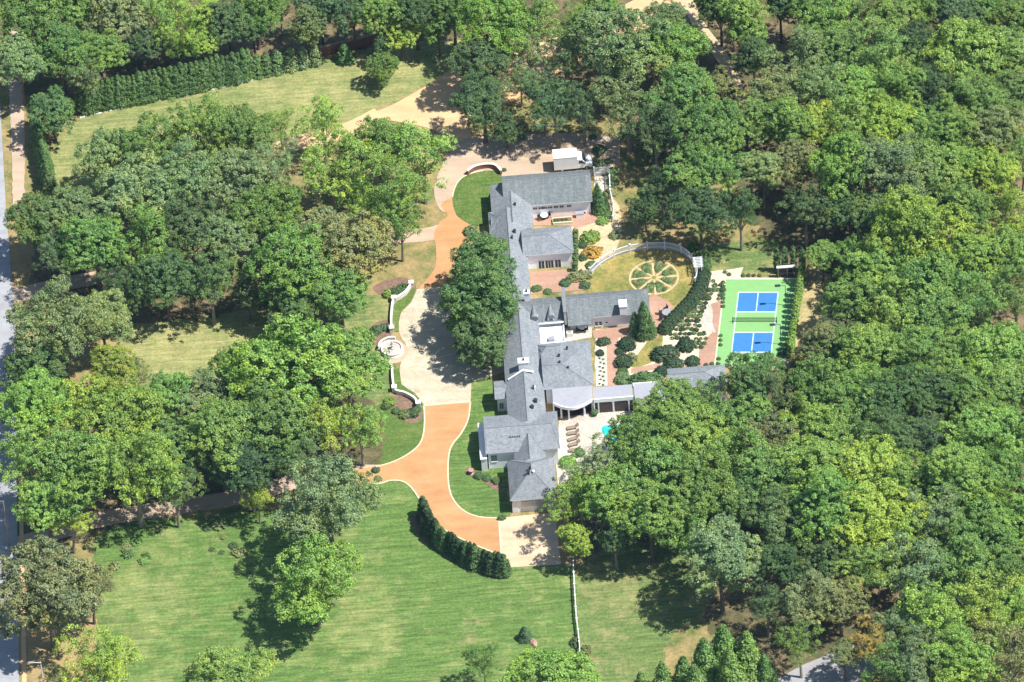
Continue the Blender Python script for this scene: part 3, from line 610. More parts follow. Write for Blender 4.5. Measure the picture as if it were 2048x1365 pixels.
# fenced yard at the end of the north wing
G2 = 'white board fences of the yard beside the north wing'
fence('board_fence', [(1189, 352), (1215, 349), (1219, 352), (1221, 390)], 1.7, 2.2, 'white', 'white board fence closing the small yard beyond the north wing', picket=0.12)
sheet('yard_paving', W([(1188, 355), (1216, 352), (1220, 388), (1188, 392)]), 0.05, M['patio'])
fence('garden_fence', [(1221, 392), (1228, 420), (1226, 445)], 1.2, 2.0, 'white', 'short white fence section continuing down from the yard beside the north wing', picket=0.2)

# ------------------------------------------------------------ fountain terrace
q = G(785, 704, 0); ft = empty('fountain', q, 0, 'round white stone fountain basin with a slim centre figure left of the forecourt', 'fountain')
b = MB(); b.lathe((0, 0, 0), [(1.75, 0), (1.75, 0.35), (1.6, 0.4), (1.6, 0.75), (1.72, 0.8), (1.72, 0.9), (1.4, 0.9), (1.4, 0.65)], 32); b.build('basin', M['stone'], ft)
b = MB(); b.lathe((0, 0, 0.66), [(1.39, 0), (1.39, 0.02)], 32); b.build('water_bed', M['patio'], ft)
b = MB(); b.lathe((0, 0, 0.66), [(0.35, 0), (0.30, 0.25), (0.16, 0.3), (0.12, 0.7), (0.28, 0.8), (0.12, 0.85), (0.15, 1.1), (0.10, 1.35), (0.06, 1.5)], 12); b.build('figure', M['steel'], ft)
sheet('fountain_terrace', W([(785+31*math.cos(t), 705+23*math.sin(t)) for t in [2*math.pi*k/28 for k in range(28)]]), 0.09, M['pinkish'], thick=0.06)
bal = empty('balustrade', G(768, 690, 0), 0, 'curved white stone balustrade behind the round fountain', 'balustrade')
pts = [(785+27*math.cos(t), 703+20*math.sin(t)) for t in [math.pi*(1.02+0.55*k/14) for k in range(15)]]
wp = W(pts); b = MB(); b.strip(wp, -0.14, 0.14, 0.85, 0.98); b.strip(wp, -0.16, 0.16, 0.09, 0.2); sub(b.build('rail', M['stone']), bal)
for x, y in wp: b = MB(); b.lathe((x, y, 0.2), [(0.10, 0), (0.14, 0.15), (0.06, 0.45), (0.10, 0.65)], 8); sub(b.build('baluster', M['stone']), bal)

# ------------------------------------------------------------ van
v = empty('box_van', G(1146, 334, 0.06), R(1), 'white box van parked behind the north wing under the trees', 'van')
b = MB(); b.box(-3.0, 0.75, -1.08, 1.08, 0.55, 2.95); b.build('cargo_box', M['white'], v)
b = MB(); b.box(-3.04, 0.79, -1.11, 1.11, 2.95, 3.02); b.build('box_roof', M['stone'], v)
b = MB()
pr = [(0.78, 0.5), (3.0, 0.5), (3.05, 0.95), (2.9, 1.25), (2.05, 1.45), (1.45, 2.2), (0.78, 2.25)]
n_ = len(pr); b.add([(x, -0.98, z) for x, z in pr]+[(x, 0.98, z) for x, z in pr], [tuple(range(n_)), tuple(range(2*n_-1, n_-1, -1))]+[(k, (k+1) % n_, n_+(k+1) % n_, n_+k) for k in range(n_)])
b.build('cab', M['white'], v)
b = MB(); b.add([(2.03, -0.88, 1.49), (2.03, 0.88, 1.49), (1.50, 0.84, 2.17), (1.50, -0.84, 2.17), (2.06, -0.88, 1.51), (2.06, 0.88, 1.51), (1.53, 0.84, 2.2), (1.53, -0.84, 2.2)], [(0, 1, 2, 3), (4, 7, 6, 5), (0, 4, 5, 1), (1, 5, 6, 2), (2, 6, 7, 3), (3, 7, 4, 0)]); b.build('windscreen', M['glass'], v)
for sy in (-1, 1):
    b = MB(); b.add([(0.95, sy*0.985, 1.45), (1.9, sy*0.985, 1.45), (1.45, sy*0.985, 2.05), (0.95, sy*0.985, 2.05), (0.95, sy*1.0, 1.45), (1.9, sy*1.0, 1.45), (1.45, sy*1.0, 2.05), (0.95, sy*1.0, 2.05)], [(0, 1, 2, 3), (4, 7, 6, 5), (0, 4, 5, 1), (1, 5, 6, 2), (2, 6, 7, 3), (3, 7, 4, 0)]); b.build('side_window', M['glass'], v)
    b = MB(); b.box(2.96, 3.07, sy*0.75-0.16, sy*0.75+0.16, 0.8, 1.0); b.build('headlight', M['steel'], v)
    b = MB(); b.box(1.7, 1.85, sy*1.12-0.08, sy*1.12+0.08, 1.45, 1.75); b.build('mirror', M['dark'], v)
    for x in (-1.75, 2.15):
        wv = MB(); wv.cyl((x, sy*0.78, 0.4), (x, sy*1.04, 0.4), 0.4, 0.4, 18); wh = wv.build('wheel', M['rubber'], v)
        wv = MB(); wv.cyl((x, sy*1.0, 0.4), (x, sy*1.055, 0.4), 0.2, 0.2, 12); wv.build('hub', M['steel'], wh)
b = MB(); b.box(-3.1, 3.12, -0.9, 0.9, 0.38, 0.5); b.box(3.0, 3.15, -0.95, 0.95, 0.45, 0.68); b.build('bumper', M['dark'], v)
# ------------------------------------------------------------ garden furniture
def lounger():
    e = empty('sun_lounger', (0, 0, 0), 0, 'dark framed sun lounger in the row on the white pool terrace', 'sun lounger', 'sun loungers on the pool terrace')
    b = MB(); b.box(-0.95, 0.35, -0.32, 0.32, 0.28, 0.34); b.build('seat', M['wood'], e)
    b = MB(); b.add([(0.35, -0.32, 0.30), (0.35, 0.32, 0.30), (0.9, 0.32, 0.75), (0.9, -0.32, 0.75), (0.35, -0.32, 0.36), (0.35, 0.32, 0.36), (0.87, 0.32, 0.80), (0.87, -0.32, 0.80)], [(0, 1, 2, 3), (4, 7, 6, 5), (0, 4, 5, 1), (1, 5, 6, 2), (2, 6, 7, 3), (3, 7, 4, 0)]); b.build('backrest', M['wood'], e)
    for x in (-0.85, 0.3):
        for y in (-0.28, 0.28): b = MB(); b.box(x-0.03, x+0.03, y-0.03, y+0.03, 0, 0.28); b.build('leg', M['dark'], e)
    return e
def chair(mat='dark'):
    e = empty('garden_chair', (0, 0, 0), 0, 'x', 'chair')
    b = MB(); b.box(-0.25, 0.25, -0.25, 0.25, 0.42, 0.47); b.build('seat', M[mat], e)
    b = MB(); b.box(-0.25, 0.25, 0.22, 0.27, 0.47, 0.95); b.build('backrest', M[mat], e)
    for x in (-0.22, 0.22):
        for y in (-0.22, 0.24): b = MB(); b.box(x-0.025, x+0.025, y-0.025, y+0.025, 0, 0.42); b.build('leg', M[mat], e)
    return e
def dup(root, loc, rz, sc=None, label=None, group=None, color=None):
    r = root.copy(); C.objects.link(r); r.location = loc; r.rotation_euler = (0, 0, rz)
    if sc is not None: r.scale = sc if isinstance(sc, tuple) else (sc, sc, sc)
    if label: r['label'] = label
    if group: r['group'] = group
    for ch in list(root.children):
        c = ch.copy(); C.objects.link(c); c.parent = r
        if color is not None: c.color = color
        for g in ch.children: d = g.copy(); C.objects.link(d); d.parent = c
    return r
lo = lounger(); sp = [(1146, 858), (1147, 869), (1148, 880), (1149, 891), (1150, 903)]
lo.location = G(*sp[0]); lo.location.z = 0.065; lo.rotation_euler.z = R(8)
for px, py in sp[1:]: q = G(px, py); dup(lo, (q.x, q.y, 0.065), R(8+random.Random(py).uniform(-8, 8)))
ch = chair(); q = G(1332, 621); ch.location = (q.x, q.y, 0.065); ch.rotation_euler.z = R(-60)
ch['label'] = 'dark garden chair above the grey table on the small brick terrace'; ch['group'] = 'chairs around the terrace table'
for px, py, rz, lab in ((1322, 629, 90, 'dark garden chair left of the grey table on the small brick terrace'), (1324, 640, 140, 'dark garden chair lower left of the grey table on the small brick terrace')):
    q = G(px, py); dup(ch, (q.x, q.y, 0.065), R(rz), 1.15, lab, 'chairs around the terrace table')
def table(px, py, r_, label, mat='steel', z=0.06):
    q = G(px, py); e = empty('garden_table', (q.x, q.y, z), 0, label, 'table')
    b = MB(); b.lathe((0, 0, 0.70), [(r_, 0), (r_, 0.05)], 18); b.build('table_top', M[mat], e)
    b = MB(); b.lathe((0, 0, 0), [(r_*0.5, 0), (r_*0.45, 0.04), (0.05, 0.06), (0.05, 0.70)], 10); b.build('pedestal', M['dark'], e)
table(1334, 632, 0.75, 'round grey garden table on the small brick terrace right of the middle wing')
table(1089, 438, 0.6, 'round white table on the north courtyard between wings', 'white')
table(1165, 662, 0.5, 'small white table on the patio beside the flat white roof', 'white')
for px, py, rz, lab in ((1080, 441, 40, 'dark chair left of the white courtyard table'), (1097, 436, -60, 'dark chair right of the white courtyard table'), (1157, 666, 60, 'dark chair left of the small patio table'), (1172, 664, -70, 'dark chair right of the small patio table')):
    q = G(px, py); dup(ch, (q.x, q.y, 0.065), R(rz), 1.1, lab, 'chairs in the house courtyards')
sheet('service_patio', W([(1131, 656), (1184, 652), (1184, 676), (1131, 684)]), 0.06, M['patio'])
e = empty('air_conditioner', G(1140, 672, 0.065), 0, 'pale boxy air conditioning unit beside the white flat roof', 'air conditioner')
b = MB(); b.box(-0.5, 0.5, -0.4, 0.4, 0, 0.85); b.build('casing', M['stone'], e); b = MB(); b.lathe((0, 0, 0.85), [(0.33, 0), (0.33, 0.04)], 16); b.build('fan_grille', M['steel'], e)
e = empty('barbecue', G(1160, 434, 0.065), 0, 'white outdoor kitchen counter against the north wing wall', 'counter')
b = MB(); b.box(-0.6, 0.6, -0.3, 0.3, 0, 0.85); b.build('cabinet', M['white'], e); b = MB(); b.box(-0.65, 0.65, -0.35, 0.35, 0.85, 0.92); b.build('counter_top', M['steel'], e)
e = empty('raised_planter', G(1125, 444, 0.065), 0, 'rectangular cream raised planter in the north courtyard', 'planter')
b = MB(); b.strip([(-1.5, -0.55), (1.5, -0.55), (1.5, 0.55), (-1.5, 0.55)], -0.08, 0.08, 0, 0.45, 0, True); b.build('frame', M['lid'], e); b = MB(); b.box(-1.42, 1.42, -0.47, 0.47, 0, 0.38); b.build('soil', M['mulch'], e)
q = G(1190, 832); e = empty('patio_pot', (q.x, q.y, 0.065), 0, 'dark round planted pot below the arcade posts', 'plant pot')
b = MB(); b.lathe((0, 0, 0), [(0.3, 0), (0.42, 0.5), (0.46, 0.55), (0.38, 0.56)], 14); b.build('pot', M['dark'], e); POT = e
# pole lamps by the road
def pole(px, py, h, label, mat, head=True):
    e = empty('street_lamp' if head else 'utility_pole', G(px, py, 0), 0, label, 'street lamp' if head else 'pole')
    b = MB(); b.cyl((0, 0, 0), (0, 0, h), 0.13, 0.09, 10); b.build('pole_shaft', M[mat], e)
    if head: b = MB(); b.cyl((0, 0, h-0.1), (-1.2, 0, h+0.1), 0.05, 0.05, 8); b.build('arm', M[mat], e); b = MB(); b.box(-1.75, -1.1, -0.16, 0.16, h+0.02, h+0.18); b.build('lamp_head', M['steel'], e)
    else: b = MB(); b.box(-0.9, 0.9, -0.06, 0.06, h-0.7, h-0.55); b.build('crossarm', M['wood'], e)
pole(19, 1092, 9.5, 'tall brown pole beside the road left of the entrance drive', 'wood')
pole(93, 1410, 9.0, 'thin pale pole beside the road at the lower left corner', 'stone')
# shrub mound with stone in the lawn
q = G(1066, 1286); e = empty('garden_boulder', (q.x, q.y, 0), 0.3, 'pale pinkish boulder beside the dark bush on the front lawn', 'boulder')
rg = random.Random(5); b = MB(); vs = []; fs = []
for i in range(6):
    for j in range(10):
        a = 2*math.pi*j/10; ph_ = math.pi/2*i/5; k = 1+rg.uniform(-0.13, 0.13); vs.append((0.55*k*math.cos(a)*math.cos(ph_), 0.95*k*math.sin(a)*math.cos(ph_), 0.55*k*math.sin(ph_)))
for i in range(5):
    for j in range(10): fs.append((i*10+j, i*10+(j+1) % 10, (i+1)*10+(j+1) % 10, (i+1)*10+j))
b.add(vs, fs); b.build('rock', M['copper'], e)
q = G(943, 948); e = empty('bird_bath', (q.x, q.y, 0.05), 0, 'small pale stone bird bath at the corner of the front bed', 'bird bath')
b = MB(); b.lathe((0, 0, 0), [(0.35, 0), (0.15, 0.1), (0.12, 0.55), (0.45, 0.7), (0.45, 0.78), (0.36, 0.72)], 16); b.build('basin', M['copper'], e)

# ------------------------------------------------------------ foliage meshes
def leaf_mesh(name, cents, norms, size, rs, mat, jitter=0.55, aspect=0.62):
    n = len(cents)
    nr = norms + rs.normal(0, jitter, (n, 3)); nr /= np.linalg.norm(nr, axis=1)[:, None]+1e-9
    t = rs.normal(0, 1, (n, 3)); t -= nr*(t*nr).sum(1)[:, None]; t /= np.linalg.norm(t, axis=1)[:, None]+1e-9
    u = np.cross(nr, t); sz = (size*rs.uniform(0.65, 1.35, n))[:, None]
    v = np.stack([cents-t*sz, cents+u*sz*aspect, cents+t*sz, cents-u*sz*aspect], 1).reshape(-1, 3)
    me = bpy.data.meshes.new(name); me.vertices.add(4*n); me.vertices.foreach_set('co', v.astype(np.float32).ravel())
    me.loops.add(4*n); me.loops.foreach_set('vertex_index', np.arange(4*n, dtype=np.int32))
    me.polygons.add(n); me.polygons.foreach_set('loop_start', np.arange(0, 4*n, 4, dtype=np.int32)); me.polygons.foreach_set('loop_total', np.full(n, 4, dtype=np.int32))
    me.materials.append(mat); me.update(calc_edges=True); return me
def sphere_pts(rs, n):
    v = rs.normal(0, 1, (n, 3)); return v/np.linalg.norm(v, axis=1)[:, None]
def clumps_to_leaves(cl, cr, axis_out, rs, per, leaf, name, mat, flat=0.75, jit=0.55, ax=1.0, upb=0.25):
    n = len(cl); d = sphere_pts(rs, n*per).reshape(n, per, 3)
    d[:, :, 2] = np.where(d[:, :, 2] < -0.35, -d[:, :, 2], d[:, :, 2])
    rad = cr[:, None, None]*rs.uniform(0.55, 1.0, (n, per, 1))
    c = cl[:, None, :] + d*rad*np.array([1, 1, flat])
    nr = d*0.8 + axis_out[:, None, :]*ax + np.array([0, 0, upb])
    nr = nr.reshape(-1, 3); nr /= np.linalg.norm(nr, axis=1)[:, None]+1e-9
    return leaf_mesh(name, c.reshape(-1, 3), nr, leaf, rs, mat, jit)
# crowns are made for a radius of 6 m, centred on their own middle height
def broad_crown(seed, hz=0.85, nl=22, lobe=(1.5, 2.5), cl_r=(0.32, 0.66), dens=1.0, leaf=0.135, per=44, ragged=0.18, name='crown'):
    rs = np.random.RandomState(seed); Rr = 6.0
    L_ = []; tries = 0
    while len(L_) < nl and tries < 4000:
        tries += 1; d = sphere_pts(rs, 1)[0]; d[2] = abs(d[2])*1.0 if rs.rand() < 0.78 else -abs(d[2])*0.6
        lr = rs.uniform(*lobe); k = rs.uniform(0.75, 1.0+ragged); p = d*(Rr*k-lr*0.9)*np.array([1, 1, hz])
        if rs.rand() < 0.14: p *= 0.4
        if all(np.linalg.norm(p-q[:3]) > 0.62*(lr+q[3])*0.8 for q in L_): L_.append(np.array([*p, lr]))
    L_ = np.array(L_); C_ = []; O_ = []; Rr_ = []
    for p in L_:
        area = 4*math.pi*p[3]**2; n = int(area/0.72*dens); d = sphere_pts(rs, n); d = d[d[:, 2] > -0.55]
        rr = p[3]*rs.uniform(0.62, 1.16, len(d)); c = p[:3]+d*rr[:, None]*np.array([1, 1, 0.85])
        ok = np.ones(len(c), bool)
        for q in L_:
            if q is p: continue
            ok &= np.linalg.norm((c-q[:3])/np.array([1, 1, 0.85]), axis=1) > q[3]*0.72
        C_.append(c[ok]); O_.append(d[ok]); Rr_.append(rs.uniform(*cl_r, ok.sum()))
    n_in = int(50*dens); ci = sphere_pts(rs, n_in)*rs.uniform(0.3, 0.8, (n_in, 1))*Rr*0.8*np.array([1, 1, hz])
    C_.append(ci); O_.append(sphere_pts(rs, n_in)); Rr_.append(rs.uniform(0.7, 1.1, n_in))
    me = clumps_to_leaves(np.concatenate(C_), np.concatenate(Rr_), np.concatenate(O_), rs, per, leaf, name, M['leaf'])
    return me, L_
def trunk_mesh(seed, L_, hc, r0=0.38, mat='bark', low=0.35):
    rs = np.random.RandomState(seed+99); b = MB(); x = rs.uniform(-0.3, 0.3); p1 = (x, 0, hc*low*1.1); p2 = (x*1.6, rs.uniform(-0.4, 0.4), hc*0.95)
    b.cyl((0, 0, -0.1), p1, r0*1.15, r0*0.8, 9); b.cyl(p1, p2, r0*0.8, r0*0.35, 8)
    for q in L_[rs.permutation(len(L_))[:11]]:
        t = rs.uniform(0.15, 0.9); s0 = [p1[k]+(p2[k]-p1[k])*t*0.6 for k in range(3)]; e = [q[0], q[1], hc+q[2]-0.2]
        md = [s0[k]*0.5+e[k]*0.5+rs.uniform(-0.3, 0.3) for k in range(3)]; md[2] -= 0.35
        b.cyl(s0, md, r0*0.36, r0*0.22, 6); b.cyl(md, e, r0*0.22, r0*0.07, 5)
        for k in range(2):
            f = [e[0]+rs.uniform(-1.4, 1.4), e[1]+rs.uniform(-1.4, 1.4), e[2]+rs.uniform(0, 1.3)]; b.cyl(md, f, r0*0.13, r0*0.04, 4)
    o = b.build('trunk', M[mat]); me = o.data; bpy.data.objects.remove(o); return me
HC = 10.4                                                      # crown middle above ground for a 6 m crown
PROTO = {}
def make_proto(key, seed, hc=HC, mat='bark', **kw):
    me, L_ = broad_crown(seed, **kw); PROTO.setdefault(key, []).append((me, trunk_mesh(seed, L_, hc, mat=mat), hc))
for sd in (11, 12, 13, 14, 15, 16): make_proto('round', sd, hz=0.85, dens=1.1)
for sd in (21, 22, 23): make_proto('wide', sd, hz=0.62, nl=26, lobe=(1.3, 2.2), dens=1.1, ragged=0.25)
for sd in (31, 32, 33): make_proto('airy', sd, hz=0.95, nl=26, lobe=(1.0, 1.8), cl_r=(0.35, 0.7), dens=0.75, leaf=0.13, per=36, ragged=0.35, mat='palebark')
for sd in (41, 42): make_proto('tall', sd, hz=1.35, nl=26, lobe=(1.4, 2.2), dens=1.05, hc=11.0)
for sd in (61, 62): make_proto('dense', sd, hz=1.5, nl=60, lobe=(1.0, 1.8), cl_r=(0.35, 0.65), dens=1.0, ragged=0.12, hc=8.8)
for sd in (51, 52): make_proto('fine', sd, hz=0.9, nl=34, lobe=(1.0, 1.7), cl_r=(0.3, 0.6), dens=1.5, leaf=0.115, per=40, ragged=0.2)
def cone_mesh(seed, h, r, name='crown', leaf=0.12, n_cl=170, per=26, col=False, spire=0.75):
    rs = np.random.RandomState(seed); t = rs.uniform(0, 1, n_cl)**(1.35 if not col else 1.0)
    prof = (1-t)**spire if not col else np.minimum(1, (1-t)*5.0)**0.6*(0.72+0.28*np.minimum(1, t*4))
    a = rs.uniform(0, 2*math.pi, n_cl); k = rs.uniform(0.75, 1.05, n_cl)*(1+0.14*np.sin(t*34+a))
    c = np.stack([np.cos(a)*prof*r*k, np.sin(a)*prof*r*k, 0.15+t*(h-0.25)], 1)
    o = np.stack([np.cos(a), np.sin(a), np.full(n_cl, 0.35)], 1); cr = r*(0.20+0.20*(1-t))*rs.uniform(0.7, 1.2, n_cl)
    core = n_cl//4; tc = rs.uniform(0, 0.85, core); pc = (1-tc)**spire if not col else np.ones(core)
    ci = np.stack([rs.uniform(-.4, .4, core)*r*pc, rs.uniform(-.4, .4, core)*r*pc, tc*h], 1)
    return clumps_to_leaves(np.concatenate([c, ci]), np.concatenate([cr, np.full(core, r*0.4)]), np.concatenate([o, np.tile([0, 0, 1.0], (core, 1))]), rs, per, leaf, name, M['needle'], 1.1, 0.4, 1.5, 0.05)
def stem_mesh(h, r):
    b = MB(); b.cyl((0, 0, -0.05), (0, 0, h), r, r*0.3, 7); o = b.build('trunk', M['bark']); me = o.data; bpy.data.objects.remove(o); return me
CONE = [(cone_mesh(60+i, 6.0, 1.5, n_cl=300, per=30), stem_mesh(5.0, 0.14)) for i in range(3)]
COLM = [(cone_mesh(70+i, 4.0, 0.50, n_cl=120, per=26, leaf=0.085, col=True), stem_mesh(3.0, 0.06)) for i in range(3)]
ARB = [(cone_mesh(80+i, 4.0, 0.95, n_cl=190, per=28, leaf=0.10, spire=0.55), stem_mesh(3.0, 0.08)) for i in range(4)]
def ball(seed, leaf=0.10, n_cl=90, per=30, flat=0.8, rough=0.15, name='foliage', mat='leaf'):
    rs = np.random.RandomState(seed); d = sphere_pts(rs, n_cl); d[:, 2] = np.abs(d[:, 2])
    c = d*rs.uniform(0.7, 0.92+rough, (n_cl, 1))*np.array([1, 1, flat]); c[:, 2] += 0.08
    return clumps_to_leaves(c, rs.uniform(0.16, 0.28, n_cl), d, rs, per, leaf, name, M[mat], 0.8, 0.5)
BALL = [ball(90+i) for i in range(3)]; FINEB = [ball(95+i, 0.085, 130, 30, 0.85, 0.02) for i in range(2)]; SPARSE = [ball(98+i, 0.15, 36, 14, 0.9, 0.12) for i in range(3)]
COL = {'D': (.105, .178, .076), 'M': (.182, .305, .082), 'L': (.245, .390, .092), 'Y': (.300, .410, .080), 'B': (.210, .300, .130), 'O': (.235, .275, .120),
       'A': (.36, .29, .085), 'R': (.200, .240, .105), 'G': (.55, .34, .08), 'E': (.060, .105, .055), 'F': (.130, .220, .080)}
TONE = {'A': 'amber', 'D': 'dark green', 'M': 'mid green', 'L': 'light green', 'Y': 'bright yellow-green', 'B': 'grey-green', 'O': 'olive green', 'R': 'brownish olive', 'G': 'golden orange'}
rt = random.Random(77)
def jitc(k, a=0.16):
    c = COL[k]; g = rt.uniform(1-a, 1+a); return (c[0]*g*rt.uniform(0.92, 1.1), c[1]*g, c[2]*g*rt.uniform(0.9, 1.1), 1)
def tree(px, py, r_px, key, label, kind='round', hf=1.0, group=None, name='broadleaf_tree', squash=1.0):
    me, tm, hc = rt.choice(PROTO[kind]); s = r_px/PPM/6.0; z = hc*s**0.6*hf if hf != 1.0 or True else hc*s
    q = G(px, py, z)
    e = empty(name, (q.x, q.y, 0), rt.uniform(0, 6.28), label, 'tree', group)
    c = mesh_obj('crown', me, e); kx = rt.uniform(0.9, 1.12); c.scale = (s*kx, s/kx**0.5, s*squash*rt.uniform(0.9, 1.1)); c.location = (0, 0, z); c.color = jitc(key)
    t = mesh_obj('trunk', tm, e); t.scale = (s, s, z/hc); return e
def simple_tree(protos, px, py, h, key, label, cat, group, name, h0, base=True, wf=1.0, foliage='foliage'):
    me, tm = rt.choice(protos); q = G(px, py, 0); s = h/h0
    e = empty(name, (q.x, q.y, 0), rt.uniform(0, 6.28), label, cat, group); e.scale = (s*wf, s*wf, s)
    c = mesh_obj('crown', me, e); c.color = jitc(key, 0.14); t = mesh_obj('trunk', tm, e); return e
def shrub(px, py, r_px, key, label, group=None, name='garden_shrub', lib=None, hf=1.0, z=0.0, cat='shrub', aspect=(1, 1), rz=None):
    me = rt.choice(lib or BALL); s = r_px/PPM; h = s*0.8*hf; q = G(px, py, h*0.5)
    o = mesh_obj(name, me); o.location = (q.x, q.y, z); o.scale = (s*aspect[0], s*aspect[1], s*hf); o.rotation_euler.z = rt.uniform(0, 6.28) if rz is None else rz; o.color = jitc(key)
    return tag(o, label, cat, group)
